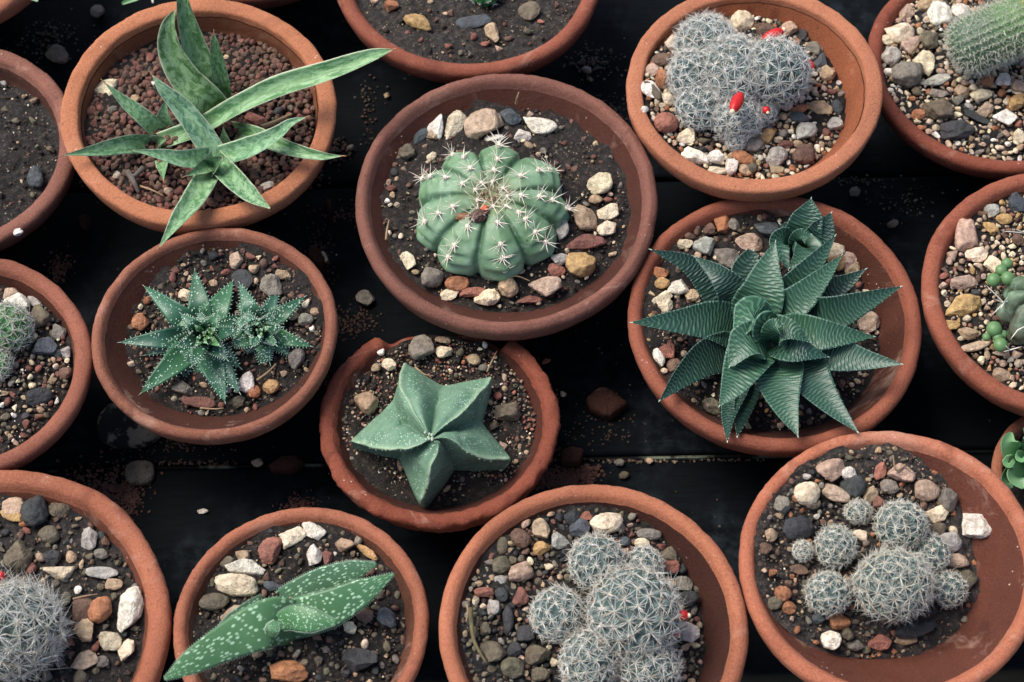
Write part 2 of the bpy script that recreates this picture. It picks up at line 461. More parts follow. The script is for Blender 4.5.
WALL_TONE = {'A': 0.72, 'B': 0.48, 'C': 0.85, 'D': 0.42, 'E': 0.5, 'F': 0.42, 'G': 0.6, 'H': 0.30, 'I': 0.42, 'J': 0.6, 'K': 0.6, 'L': 0.65, 'M': 0.6, 'N': 0.7, 'O': 0.7, 'P': 0.8, 'Q': 0.8, 'R': 0.8}  # per-pot factor, darkens the whole inner wall colour evenly
def make_pot(k, idx):
    X, Y, R, z0, tx, ty = FIT[k]
    lip, t, dep, flat, crim, cwall = SPEC[k]
    rl = 1-lip; H = (z0-BENCH)/R
    bh = .19
    if flat:
        rim = [(.87,-bh-.02),(.955,-bh-.005),(.975,-bh+.02),(.99,-.10),(1.0,-.03),(.994,-.010),(.98,-.001),(.95,.001),(rl+.04,0),(rl+.018,-.002),(rl+.005,-.010),(rl,-.025),(rl-.006,-.06)]
    else:
        rim = [(.87,-bh-.02),(.95,-bh-.005),(.975,-bh+.02),(.988,-.12),(.998,-.07),(1.0,-.045),(.993,-.022),(.978,-.008),(.96,-.001),(1-lip*.5,.001),(rl+.028,-.004),(rl+.010,-.018),(rl,-.038),(rl-.012,-.06)]
    Hs = min(H-.08, .6)
    outer = [(.0,-H),(.20,-H),(.35,-H),(.37,-H+.01),(.38,-H+.03)]+[(.38+(.85-.38)*s**1.05, -H+.03+(H-.03-bh-.05)*s) for s in (.12,.25,.4,.55,.7,.85)]+[(.847,-bh-.05),(.87,-bh-.02)]
    inner = [(rl-.012,-.06)]
    for zz in (.09,.12,.16,.2,.25,.3,.35,.4,.46,.52,Hs):
        if zz > Hs: continue
        ro = .38+(.85-.38)*max(0, (H-.03-zz)/(H-.03-bh-.05)) if zz > bh+.05 else 1
        inner.append((max(.10, min(rl-.012-t*(zz-.06), ro-.075)), -zz))
    inner += [(.05,-Hs-.003),(0,-Hs-.004)]
    na = 192
    ph = np.linspace(0, 2*np.pi, na, endpoint=False)
    r_ = np.random.default_rng(idx+3)
    A = [(r_.normal()*.0035/(m**.6), r_.normal()*.0035/(m**.6)) for m in range(2, 9)]
    wob = sum(a*np.cos((m+2)*ph)+b*np.sin((m+2)*ph) for m, (a, b) in enumerate(A))
    A2 = [(r_.normal()*.0035/(m**.7), r_.normal()*.0035/(m**.7)) for m in range(2, 9)]
    wz = sum(a*np.cos((m+2)*ph)+b*np.sin((m+2)*ph) for m, (a, b) in enumerate(A2))
    rough = .020 if k == 'E' else (.007 if k in 'JGL' else .0055)
    def lathe(prof):
        V = []
        for r, z in prof:
            x, y = np.cos(ph), np.sin(ph)
            up = np.clip(1+z/H, 0, 1)
            rr = r*(1+wob*.8*up); zz = np.full(na, z)+wz*up*(.8 if r > .3 else 0)
            nz = np.array([mnoise.noise((a*7*max(r, .1)+idx*9, b*7*max(r, .1), z*9)) for a, b in zip(x, y)])
            nf = np.array([mnoise.noise((a*24*max(r, .1), b*24*max(r, .1)+idx*5, z*24)) for a, b in zip(x, y)])
            dd = rough*(nz+.7*nf)*up
            rr = rr+np.where(r > .2, dd, 0); zz = zz+dd*.5*(r > .2)
            if k == 'E' and z > -.35 and r > .6:
                jag = .06*np.array([mnoise.noise((a*5, b*5, 3.3)) for a, b in zip(x, y)])
                deg = np.degrees(ph)+jag*90
                g = smooth(deg, 52, 57)*(1-smooth(deg, 116, 123))
                zz = np.where(g > 0, zz*(1-g)+g*np.minimum(zz, -.15-.03*np.sin(ph*9)+.5*jag), zz)
                rr = np.where(g > 0, rr*(1-g)+g*np.minimum(rr, .915), rr)
            # rim leans with the pot's warp, base stays flat on the bench
            zz = zz + (tx*x+ty*y)*rr*up
            V.append(np.column_stack([X+rr*R*x, Y+rr*R*y, z0+zz*R]))
        V = np.concatenate(V)
        return dict(V=V, F=[grid_faces(len(prof), na, True)])
    base = np.array([X, Y, BENCH])
    o = thing('terracotta_pot', POTLAB[k], 'flower pot', base, 'terracotta pots standing on the bench')
    mr = terracotta('clay_rim_'+k, crim, idx, 1.5 if k in 'EJ' else .8); mw = terracotta('clay_wall_'+k, mul(cwall, WALL_TONE[k]), idx+40, 1.2 if k in 'EJ' else .9)
    build('rim', [lathe(rim)], o, [mr], base)
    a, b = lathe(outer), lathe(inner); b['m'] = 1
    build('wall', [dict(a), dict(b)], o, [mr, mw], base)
    # soil
    if k in 'PQR': dtint = (1, 1, 1)
    nr, nb = 44, 128
    V, colr = [], []
    pp = np.linspace(0, 2*np.pi, nb, endpoint=False)
    re, ze = soil_edge(k, pp)
    for i in range(nr):
        f = (i+.02)/(nr-1)*1.035
        for j in range(nb):
            rr = re[j]*f; x, y = X+R*rr*math.cos(pp[j]), Y+R*rr*math.sin(pp[j])
            z = float(soil_z(k, x, y))
            n = mnoise.noise((x*90, y*90, idx))*.0016+mnoise.noise((x*260, y*260, idx))*.0013+mnoise.noise((x*700, y*700, idx))*.0009
            V.append((x, y, z+n + (tx*(x-X)+ty*(y-Y))*.5))
    tint = {'M':(2.6,2.5,2.4),'J':(1.9,1.9,1.95),'A':(1.,.88,.8),'E':(1.5,1.3,1.15),'H':(1.,1.,1.),'C':(.8,.8,.8),'N':(.6,.62,.66),'I':(3.0,2.9,2.9),'B':(1.7,1.55,1.45),'L':(1.7,1.65,1.65)}.get(k, (1.3, 1.2, 1.12))
    s = build('potting_soil', [dict(V=np.array(V), F=[grid_faces(nr, nb, True), np.array([list(range(nb))[::-1]])], col=tint)], None, [M_SOIL], np.array([X, Y, z0-.3*R]))
    tag(s, 'dark gritty potting soil filling the '+SHORT[k], 'soil', 'soil in the pots', 'stuff')
    return o
SHORT = {'A':'banded succulent pot','B':'ribbed cactus pot','C':'red-fruited cactus pot','D':'white-dotted rosette pot','E':'star cactus pot','F':'striped rosette pot',
'G':'tongue-leaf pot','H':'bottom-middle cactus pot','I':'bottom-right bowl pot','J':'bare-soil pot','K':'green bristly cactus pot','L':'hairy ball cactus pot','M':'top-edge soil pot',
'N':'furry cylinder cactus pot','O':'sedum-bead pot','P':'small low pot','Q':'top-left corner pot','R':'pot above the banded succulent'}
for i, k in enumerate(FIT): make_pot(k, i)

# ------------------------------------------------------------------ stones
PAL = {'c':((234,214,176),'cream'),'w':((240,232,216),'white'),'t':((190,160,122),'tan'),'o':((186,116,66),'orange'),'b':((120,88,70),'brown'),
'r':((132,80,66),'reddish-brown'),'g':((134,126,114),'grey'),'d':((62,64,66),'dark grey'),'n':((80,89,95),'blue-grey'),'p':((196,164,138),'pinkish'),
'k':((112,102,80),'olive-brown'),'s':((168,100,78),'brick-red'),'y':((200,156,88),'ochre'),'l':((182,178,168),'pale grey'),'x':((66,52,42),'dark brown'),'z':((36,31,28),'black')}
def stone_col(ch, r):
    c = np.array(srgb(*PAL[ch][0])); c = c*.80+c.mean()*.20; return c*(.84+.3*r.random())*(1+.022*r.normal(size=3))
def stone_shape(r, kind, n=3):
    V, Fc = ICO[n]; V = V.copy()
    if kind == 'r':
        for _ in range(3): V += .09*np.sin((V@r.normal(size=3)*1.7+r.random()*6))[:, None]*V
        cuts, lo, hi = 6, .74, .95
    elif kind == 'f':
        cuts, lo, hi = 8, .62, .95
    else:
        cuts, lo, hi = 13, .50, .80
    for _ in range(cuts):
        q = unit(r.normal(size=3)); o = r.uniform(lo, hi); s = V@q-o
        V = V-np.maximum(s, 0)[:, None]*q*.97
    nz = np.array([mnoise.noise(tuple(v*2.6+7)) for v in V]); nz2 = np.array([mnoise.noise(tuple(v*7+3)) for v in V])
    nz3 = np.array([mnoise.noise(tuple(v*14+5)) for v in V])
    V = V*(1+(.09*nz+.05*nz2+.02*nz3)[:, None])
    V /= np.abs(V).max(axis=0)
    return V, Fc

# zoom origin x, y, scale; then x,y,w,h,colour+shape[,tilt] in zoom pixels
T = {}
T['A'] = [(60,10,5.247,"""415,148,46,42,br;462,168,52,50,br;506,166,44,48,br;325,195,52,50,br;378,228,52,48,rr;440,222,62,42,br;262,246,44,40,br;342,280,40,60,rr;385,272,46,40,br;428,268,52,44,br;
478,265,56,70,rr;298,284,52,60,dr;225,298,50,48,br;192,328,46,44,br;285,338,66,58,rr;348,342,50,62,br;420,310,50,44,rr;448,346,58,44,br;474,320,44,34,kr;318,384,64,50,rr;396,382,60,70,rr;458,394,64,50,rr;
322,432,54,46,br;370,434,44,40,br;422,432,56,50,br;484,448,62,56,rr;190,478,56,50,br;250,480,50,36,br;166,534,58,70,rr;215,522,50,46,rr;290,574,50,44,br;282,528,54,56,gr;180,602,70,66,rr;238,594,50,40,br;
216,658,60,50,rr;352,640,50,46,br;218,398,132,112,ca;394,482,76,54,tr;328,242,66,32,ca,20;495,388,36,42,wa;755,208,54,54,rr"""),
(200,20,3.407,"""122,122,34,34,br;155,122,30,30,br;146,178,34,40,br;138,220,28,34,br;200,218,44,30,br;260,146,38,28,br;268,316,42,40,dr;307,303,32,28,kr;192,334,78,50,sa,-15;355,376,38,38,br;236,495,36,36,br;192,503,36,34,br;186,538,40,46,br;230,566,58,36,wa,25;95,133,32,26,tr"""),
(60,110,5.247,"""300,345,44,70,ca;572,428,56,44,pa;525,475,56,50,rr;520,404,50,44,br;566,384,46,46,br;628,426,68,56,rr;600,356,46,40,br;495,362,60,44,br;792,486,62,50,br;840,470,50,44,br;852,508,54,42,rr""")]
T['B'] = [(380,90,3.1,"""323,95,134,112,pa;232,105,60,112,ca,-25;175,115,60,84,wa,-20;120,132,40,74,na,-35;165,140,52,36,pa,30;85,192,60,56,kr;160,210,42,36,ca;46,258,34,36,dr;36,308,34,42,rr;86,530,44,66,ca,20;158,578,80,72,gr;
236,600,84,52,or;288,628,90,36,sa,5;210,636,66,38,ca;332,645,84,58,ca,15;400,612,70,64,tr;110,568,32,30,tr;22,346,28,16,wf;355,145,66,28,wa,15"""),
(500,90,3.1,"""33,82,72,66,na;127,108,120,54,wr,-18;67,138,62,44,wa;88,175,42,28,tr;305,283,88,78,ca;298,342,46,36,tr;338,375,76,54,ca,15;333,428,66,54,ca;268,393,80,84,ta,20;193,430,46,72,lr,-20;268,468,134,50,ra,3;
253,538,102,86,yr;140,606,106,78,pa;170,556,68,46,sa;188,522,64,46,la;28,612,62,64,tr;90,650,82,30,ra,8;208,500,32,22,cr;335,342,30,24,sr""")]
T['C'] = [(630,0,3.59,"""258,40,60,92,wa,-15;398,30,86,86,cr;297,34,46,68,lr;160,55,56,32,ca,20;195,78,44,46,cr;122,112,68,66,ca,30;130,178,32,36,kr;112,214,82,46,br,-5;58,240,48,60,pr;113,284,54,90,oa,20;60,318,56,90,wr,35;85,320,50,100,kr,30;
135,360,50,46,ca;52,385,32,40,wr;95,394,38,32,br;132,440,90,86,sr;208,486,80,58,ca;232,565,112,64,wa,-32;260,540,46,38,dr;265,510,46,32,kr;306,564,76,56,wa;364,592,64,62,wa,30;310,610,82,38,ca;332,505,44,48,ba;
440,516,72,66,gr;405,562,92,56,or,-15;180,355,40,42,br;430,605,58,48,kr;154,322,52,34,kr"""),
(740,0,3.59,"""180,95,66,74,pa;90,105,86,68,ba;275,155,86,60,ga,-20;232,112,46,56,da;295,220,58,62,na;318,268,64,74,ta,20;258,295,40,44,tr;268,340,44,46,ca;332,336,44,38,rr;288,392,88,62,ta;350,386,46,62,nr;338,442,68,60,la;
228,468,98,74,la,20;213,420,80,42,nr;205,392,82,36,or,15;98,486,76,56,ya,15;48,520,78,68,gr;155,484,52,42,ga;135,560,86,78,lr;228,552,82,82,br;168,518,62,36,rr;135,605,62,38,ta;155,423,44,38,ta;305,478,40,36,rr;92,598,32,38,rr;24,610,62,46,tr;165,375,62,54,pr""")]
T['D'] = [(120,250,4.01,"""470,38,64,74,pa;526,32,50,48,rr;576,56,44,48,br;542,78,48,52,tr;622,68,36,32,rr;655,96,66,46,ta,-20;606,140,112,102,ga,-20;214,118,52,42,rr;258,64,32,30,tr;222,84,42,32,rr;284,118,34,42,pa;168,150,52,46,kr;268,182,72,66,ca;
112,206,36,46,or;80,288,78,80,or;86,420,34,32,pr;128,516,36,28,cr;745,222,42,48,cr;740,274,72,60,gr;696,268,40,68,tr,-20;688,186,50,36,br;654,208,44,42,kr;770,322,30,34,wr;704,428,74,102,gr,-10;506,526,80,88,wr;540,568,52,54,or;
608,546,70,62,yr,-20;658,502,54,42,tr;250,552,86,62,ga;336,544,40,38,tr;316,606,144,48,rf,-8;472,610,62,46,kr;424,92,52,42,sa;374,26,58,44,da;432,566,36,42,wr;490,112,84,104,df,20""")]
T['E'] = [(320,320,3.41,"""350,90,102,96,ga,10;422,48,60,34,ta;422,110,64,46,ca;436,74,42,28,tr;480,110,46,34,kr;210,106,50,28,wr;238,152,58,46,ca,-20;190,166,42,38,tr;158,280,84,102,tr,20;526,132,52,46,tr;562,86,36,26,wa,20;544,102,24,24,cr;
628,198,32,34,pr;606,260,34,24,sr;630,238,34,36,tr;594,364,46,42,kr;626,432,30,48,pr,15;556,168,44,38,gr;272,500,26,52,ta;432,578,36,28,ta;490,146,26,24,or;640,312,96,66,kr""")]
T['F'] = [(630,200,2.84,"""264,70,48,68,oa;295,66,38,42,gr;216,130,74,62,la,20;158,124,46,36,ca,-20;170,106,40,32,br;222,76,38,42,br;344,115,86,74,pa,-25;390,82,74,66,na;276,160,78,78,ga;135,246,68,54,wa;92,280,62,52,ca;98,300,50,38,ca;90,206,50,36,oa;
88,235,50,36,yr;138,204,38,34,kr;178,270,46,40,tr;68,448,36,60,wr,15;106,428,50,48,sa;130,468,52,50,br;234,590,64,52,ka;598,125,54,54,ca,-15;588,172,56,58,ya,30;645,140,60,66,pa,-25;680,152,26,28,or;636,192,48,48,tr;682,348,66,74,pa;
648,244,26,22,sr;415,160,34,50,tr;190,90,36,34,br;580,552,40,36,pr;600,525,30,28,br""")]
T['G'] = [(180,500,3.748,"""500,115,102,58,wa,-12;420,136,106,76,ca,15;340,190,92,116,sa,-25;502,206,66,90,wr,10;552,216,44,66,ra,10;614,165,86,54,ta,-12;702,195,104,30,yr,-38;240,254,162,66,wa,-12;215,315,168,82,cr,-8;345,322,66,42,na;128,376,114,72,kr;
236,206,62,42,ta,-20;200,420,104,62,pf,20;403,640,156,86,or;326,288,36,36,br;382,238,34,32,br;582,204,26,22,wr;638,482,52,52,ca;694,548,54,42,ca;750,358,42,38,kr;732,405,38,38,kr;690,430,72,62,ba;780,440,82,78,na;675,600,140,92,da;520,610,52,38,kr;775,550,42,42,kr;180,236,60,50,ka""")]
T['H'] = [(450,490,3.552,"""330,140,78,82,ta;272,122,38,42,pr;255,170,82,70,br;388,182,68,64,la,20;324,206,64,54,yr;253,290,92,78,pr;182,265,68,64,kr;184,190,48,72,kr,-20;183,320,46,46,lr;150,414,56,58,la;122,362,76,36,sr,5;184,374,54,60,dr;250,378,60,78,ra;208,466,44,112,dr;
124,494,44,52,kr;154,575,96,92,ka;222,630,86,76,kr;308,586,104,86,ka;318,655,72,52,kr;228,565,52,62,dr;270,510,68,70,dr;455,140,86,80,na;482,94,62,36,sa,25;436,92,64,64,da;562,110,130,82,cr,15;712,156,100,44,gr,5;604,135,42,38,gr;798,208,62,60,kr;
684,190,62,40,cr;622,186,52,42,nr;783,266,66,60,sa;750,202,42,32,rr;825,283,46,38,dr;770,325,68,52,ta;828,330,72,62,ga;882,345,42,52,kr;845,388,82,66,dr;855,506,74,74,wr;868,554,38,36,cr;866,430,42,38,gr;836,560,36,40,tr;270,222,38,32,br""")]
T['I'] = [(750,440,3.25,"""268,92,108,80,pr,12;322,108,58,48,wr,10;182,122,38,34,lr;186,176,88,80,cr;206,205,60,42,kr;278,172,104,58,pr,-32;335,155,82,78,dr;390,176,54,62,ta;426,206,56,54,ra;102,212,60,74,ga;160,286,124,78,dr,12;216,250,26,26,wr;358,308,48,42,ca;
70,306,44,48,tr;50,350,46,46,br;72,436,48,36,or,-20;110,498,64,54,or;132,544,54,42,oa;80,528,52,42,kr;290,586,78,56,oa,-10;268,648,74,66,wr;318,630,46,42,kr;345,668,72,38,gr;424,656,80,56,sa;425,96,40,72,sa,-20;157,418,70,36,bf,-15;222,575,48,42,nr"""),
(860,440,2.818,"""115,90,84,56,pa,-15;190,140,72,58,pr,-10;252,168,66,64,ga;220,208,68,48,ca;265,210,26,26,or;326,240,92,88,wa,-25;220,252,56,38,kr;262,258,42,26,cr;254,290,80,58,lr;296,394,66,54,ka;266,446,52,42,kr;130,562,62,28,tr;150,530,132,56,dr,15;82,130,52,42,gr;272,340,72,46,pr""")]
T['J'] = [(0,40,3.41,"""18,240,36,36,kr;54,278,36,30,kr;116,210,38,42,ta;174,376,36,44,kr;124,465,68,86,nr,20;14,152,32,24,la;38,560,28,18,rr""")]
T['K'] = [(0,270,3.59,"""62,112,104,66,wa,-20;35,88,62,46,pa;130,106,70,34,la,-25;140,165,80,94,ka;215,212,58,62,ga;165,275,88,74,na,-20;244,290,48,50,la;212,302,42,38,nr;140,356,40,36,sr;202,348,42,22,cr;240,370,56,46,br;190,400,38,24,tr;120,418,44,34,cr;
130,452,114,62,dr;206,470,32,26,wr;148,504,42,30,tr;142,528,46,30,rr;52,524,34,18,wr;96,528,52,42,dr;30,474,42,32,rr;8,488,26,34,wr;20,530,38,52,kr;96,560,52,28,rr;18,446,36,26,tr;66,58,48,32,br;32,48,32,30,br;110,388,42,26,ca;194,328,32,28,tr""")]
T['L'] = [(0,480,3.378,"""208,80,86,54,kr;40,70,78,78,pf;40,120,94,36,yr,-20;78,152,36,26,or;112,152,32,24,tr;94,174,40,30,sr;168,184,80,60,kr;300,196,62,76,la,15;318,104,34,40,ta;340,250,56,38,gr;344,312,110,42,lf,-5;200,308,108,52,ca;140,264,46,42,pa;244,266,50,34,tr;
60,255,92,114,ka,-15;108,302,48,34,rr;382,350,64,42,ta;432,438,94,160,wa,-8;342,438,90,94,or;284,510,88,82,ta;376,538,80,76,ca,15;424,576,58,78,ca,-20;282,612,102,70,pa,12;346,614,48,42,gr;240,552,40,32,sr;326,566,42,42,sr;264,374,42,24,wf,30;224,400,38,58,kr;
278,440,92,92,bf;326,645,36,36,kr;178,260,62,62,dr;110,90,110,120,dr;270,668,62,52,kr""")]
T['M'] = [(330,0,3.793,"""230,22,64,58,oa;332,84,124,66,yr,-25;172,8,36,30,pa;460,54,48,44,br;405,78,40,30,br;448,180,38,36,sr;545,142,42,48,sr;590,168,42,38,sr;616,125,54,88,ta,10;678,150,48,38,br;750,124,48,42,kr;800,86,44,30,sr;548,76,144,60,nf,10;756,36,84,84,kf,15;642,188,42,28,pr;495,202,42,26,kr""")]
T['N'] = [(870,0,4.26,"""118,132,126,112,ca,-30;178,186,70,116,pa,-35;88,238,88,84,lr,15;160,320,140,150,gr;238,255,104,130,ca,15;296,60,104,98,wa,20;256,18,108,72,tr;390,48,84,78,wr;158,48,62,90,pa,-35;258,168,82,88,kr;275,340,144,56,la,12;78,310,44,54,wr;200,396,58,46,kr;
290,394,100,52,ga,-20;394,386,72,60,tr;474,404,96,56,cr,15;568,338,84,72,wa;500,345,62,52,or;505,302,48,36,pr;497,464,88,72,pa;572,498,106,84,wa;424,462,60,50,lr,-25;374,434,84,32,ga;205,490,66,54,or;292,466,130,112,ka;626,434,84,94,ya;632,362,72,72,pa,30;
545,435,44,42,tr;560,400,58,42,or;635,575,64,72,ca;630,535,52,42,sr;280,582,62,36,wr,-15;112,430,42,52,pr;370,555,154,86,dr;470,505,150,46,da,-32;86,172,72,50,ca;560,280,62,38,pr""")]
T['O'] = [(920,180,3.1,"""152,172,84,122,pa,-15;178,228,76,54,ca,20;226,258,56,62,ca;180,268,44,28,cr;218,84,50,44,lr;256,75,28,30,yr;218,146,52,46,ya;265,122,58,38,yr;300,70,60,60,na;256,97,32,24,tr;100,238,42,38,pr;134,316,94,48,pr;140,388,124,66,ya,10;70,330,36,28,pr;
146,434,44,28,cr;98,454,42,38,yr;172,514,98,34,pr,10;126,278,36,24,br;75,300,42,28,sr;174,352,38,26,dr;150,476,62,42,tr;252,602,64,44,tr;300,545,46,36,pr;302,185,42,42,br""")]
stones = []
for k, blocks in T.items():
    for ox, oy, s, txt in blocks:
        for e in txt.replace('\n', '').split(';'):
            q = e.strip().split(',')
            x, y, w, h = map(float, q[:4])
            stones.append(dict(pot=k, x=ox+x/s, y=oy+y/s, w=w/s, h=h/s, c=q[4][0], s=q[4][1], a=float(q[5]) if len(q) > 5 else 0.))
stones.sort(key=lambda q: -q['w']*q['h'])
KEEP = 280
FREE = [  # stones lying on the bench or on a rim: x,y,w,h,colour+shape, rim?
 (203,511,11,6,'wa',None,'small white chip lying on the bare black bench below the rosette pot'),
 (257,463,12,8,'pr',None,'small pink pebble on the bench crack beside a brick-red shard'),
 (366,299,20,17,'gr',None,'grey pebble on the bench between ribbed cactus pot and rosette pot'),
 (324,257,7,11,'ca',None,'small cream elongated pebble on the bench right of the rosette pot'),
 (387,95.5,6,6,'ta',None,'tiny tan chip on the bench left of the ribbed cactus pot'),
 (350,148,9,7,'gr',None,'small grey pebble on the bench beside the thin leaf tip'),
 (587,70.5,11,9,'gr',None,'greenish grey pebble on the bench above the ribbed cactus pot'),
 (590,80,7,6,'kr',None,'small olive pebble just below the grey pebble on the bench'),
 (855,192,14,10,'gr',None,'grey pebble on the bench under the red-fruited cactus pot'),
 (892,224,12,9,'gr',None,'grey pebble on the black bench left of the sedum-bead pot'),
 (546,361,10,6,'oa',None,'small orange chip on the bench touching the broken pot rim'),
 (59,55,27,16,'gr',None,'wide flat grey stone on the bench left of the banded succulent pot'),
 (98,12,14,14,'gr',None,'round dark grey stone on the bench near the top left corner'),
 (563,394,7,7,'cr',None,'tiny cream grain beside the broken pot'),
 (624,475,11,9,'kr',None,'small brown pebble on the bench above the bottom-middle pot'),
 (620,463,12,9,'gr',None,'grey pebble lying in the bench crack right of a red shard'),
 (650,461,9,7,'pr',None,'pinkish pebble lying in the pale bench crack'),
 (19,232,10,9,'wa','J','pale stone chip stuck on the rim of the bare-soil pot'),
]
def stone_obj(name, q, p, seed, lift=.18, n=3):
    r = np.random.default_rng(seed)
    V, Fc = stone_shape(r, q['s'], n)
    sc_ = np.linalg.norm(p-CAM)/F
    w, h = q['w']*sc_/2, q['h']*sc_/2
    th = min(w, h)*{'r': .82, 'a': .74, 'f': .34}[q['s']]
    V = V*np.array([w, h*1.06, th])
    V = V@rotz(math.radians(q['a'])).T
    nrm = r.normal(size=2)*.12
    V[:, 2] += V[:, 0]*nrm[0]+V[:, 1]*nrm[1]
    c = stone_col(q['c'], r)
    col = np.tile(c, (len(V), 1))
    return build(name, [dict(V=V+p+np.array([0, 0, th*lift]), F=[Fc], col=col)], None, [M_STONE], p)

DIRS = ['right', 'upper-right', 'upper', 'upper-left', 'left', 'lower-left', 'lower', 'lower-right']
SHP = {'r': 'rounded', 'a': 'angular', 'f': 'flat'}
def describe(q, rank):
    X, Y, R, z0 = FIT[q['pot']][:4]
    cx, cy = proj((X, Y, z0)); dx, dy = q['x']-cx, cy-q['y']
    rho = math.hypot(dx, dy*1.15)/(R/PX); d = DIRS[int(round(math.atan2(dy, dx)/(math.pi/4))) % 8]
    pos = ('by the %s rim' % d) if rho > .66 else (({'upper': 'above centre', 'lower': 'below centre'}.get(d, d+' of centre')) if rho > .3 else 'near the centre')
    size = 'large' if rank < 60 else ('mid-sized' if rank < 150 else 'small')
    return size, '%s %s pebble %s of %s' % (SHP[q['s']], PAL[q['c']][1], pos, SHORT[q['pot']])
kept, rest = stones[:KEEP], stones[KEEP:]
for i, q in enumerate(kept): q['size'], q['base'] = describe(q, i)
bylab = {}
for q in kept: bylab.setdefault(q['base'], []).append(q)
for lab, L in bylab.items():
    if len(L) == 1: L[0]['label'] = L[0]['size']+' '+lab
    elif len(L) == 2:
        L[0]['label'] = 'larger '+lab; L[1]['label'] = 'smaller '+lab
    else:
        for q in L:
            best = min((o for o in kept if o is not q and o['pot'] == q['pot'] and o['c'] != q['c']), key=lambda o: (o['x']-q['x'])**2+(o['y']-q['y'])**2, default=None)
            q['label'] = q['size']+' '+lab+((' near a %s one' % PAL[best['c']][1]) if best else '')
        for q in L:
            if len(q['label'].split()) > 16: q['label'] = q['label'].replace(' of centre', '').replace(' centre', '')
        seen = {}
        for q in L: seen.setdefault(q['label'], []).append(q)
        for l2, S in seen.items():
            if len(S) == 2:
                S[0]['label'] = 'larger '+l2.split(' ', 1)[1]; S[1]['label'] = 'smaller '+l2.split(' ', 1)[1]
for i, q in enumerate(kept):
    p = on_soil(q['pot'], q['x'], q['y'], .0006+min(q['w'], q['h'])*PX*.18)
    X_, Y_, R_, Z_ = FIT[q['pot']][:4]
    dx, dy = p[0]-X_, p[1]-Y_; rr = math.hypot(dx, dy); re = float(soil_edge(q['pot'], np.array(math.atan2(dy, dx)))[0])*R_
    lim = re-.42*min(q['w'], q['h'])*PX
    if rr > lim and not (q['pot'] == 'I' and q['w'] > 32):
        p[0], p[1] = X_+dx*lim/rr, Y_+dy*lim/rr
        p[2] = float(soil_z(q['pot'], p[0], p[1]))+min(q['w'], q['h'])*PX*.18
    p[2] -= min(q['w'], q['h'])*PX*.12
    o = stone_obj('pebble', q, p, 1000+i)
    tag(o, q['label'], 'pebble', 'pebbles in the '+SHORT[q['pot']])
for i, (x, y, w, h, cs, pot, lab) in enumerate(FREE):
    q = dict(x=x, y=y, w=w, h=h, c=cs[0], s=cs[1], a=pyr.uniform(-30, 30))
    if pot:
        p = W(x, y, FIT[pot][3]+.0005)
    else: p = W(x, y, BENCH+min(w, h)*PX*.3)
    o = stone_obj('pebble', q, p, 3000+i)
    if q['c'] in 'gk': pass
    tag(o, lab, 'pebble', 'stray pebbles on the bench')

# gravel: small stones too many to count, one object per pot
GV = {'A':[(1000,6.5,9.2,'bbbrrb'),(350,2,4.5,'bbrdk')],'B':[(170,4,8,'tbcgkrx'),(450,1.5,3.8,'bdktb')],'C':[(460,5,9,'tcgpotcbw'),(700,2,4.5,'tbgk')],
'D':[(150,4,8,'bbtrskb'),(500,1.5,4,'btrkdk')],'E':[(380,2.6,5,'tkgbpxsrc'),(150,3,6,'tkgbpsr'),(1100,1.3,3.4,'tbkgwsrbkd')],'F':[(240,4,8,'bktyrcb'),(450,1.5,4,'bktd')],
'G':[(170,4,9,'kkbtdx'),(400,1.5,4,'kbdtd')],'H':[(480,5,9.5,'kkgdbtrk'),(350,2,4.5,'kgdb')],'I':[(420,2,4.4,'ktgbxd'),(210,4,8.5,'kbgtok'),(500,1.5,3.8,'kbgdt')],
'J':[(30,3,6,'kbt'),(600,1.2,3,'btkrwdd')],'K':[(300,4,8,'kbtrgk'),(500,1.5,4,'kbtrgw')],'L':[(220,5,10,'kkxgtdb'),(350,1.5,3.8,'kdbt')],
'M':[(50,3,6.5,'bkrt'),(700,1.2,3,'btkgdr')],'N':[(480,6,12,'cctpgotwpc'),(600,2,4.5,'ctgk')],'O':[(480,5,9.5,'ctpycptbs'),(800,2,4.5,'ctpb')]}
VAR = {1: [stone_shape(np.random.default_rng(50+i), 'ar'[i % 2], 1)[0] for i in range(8)], 2: [stone_shape(np.random.default_rng(70+i), 'ar'[i % 2], 2)[0] for i in range(10)]}
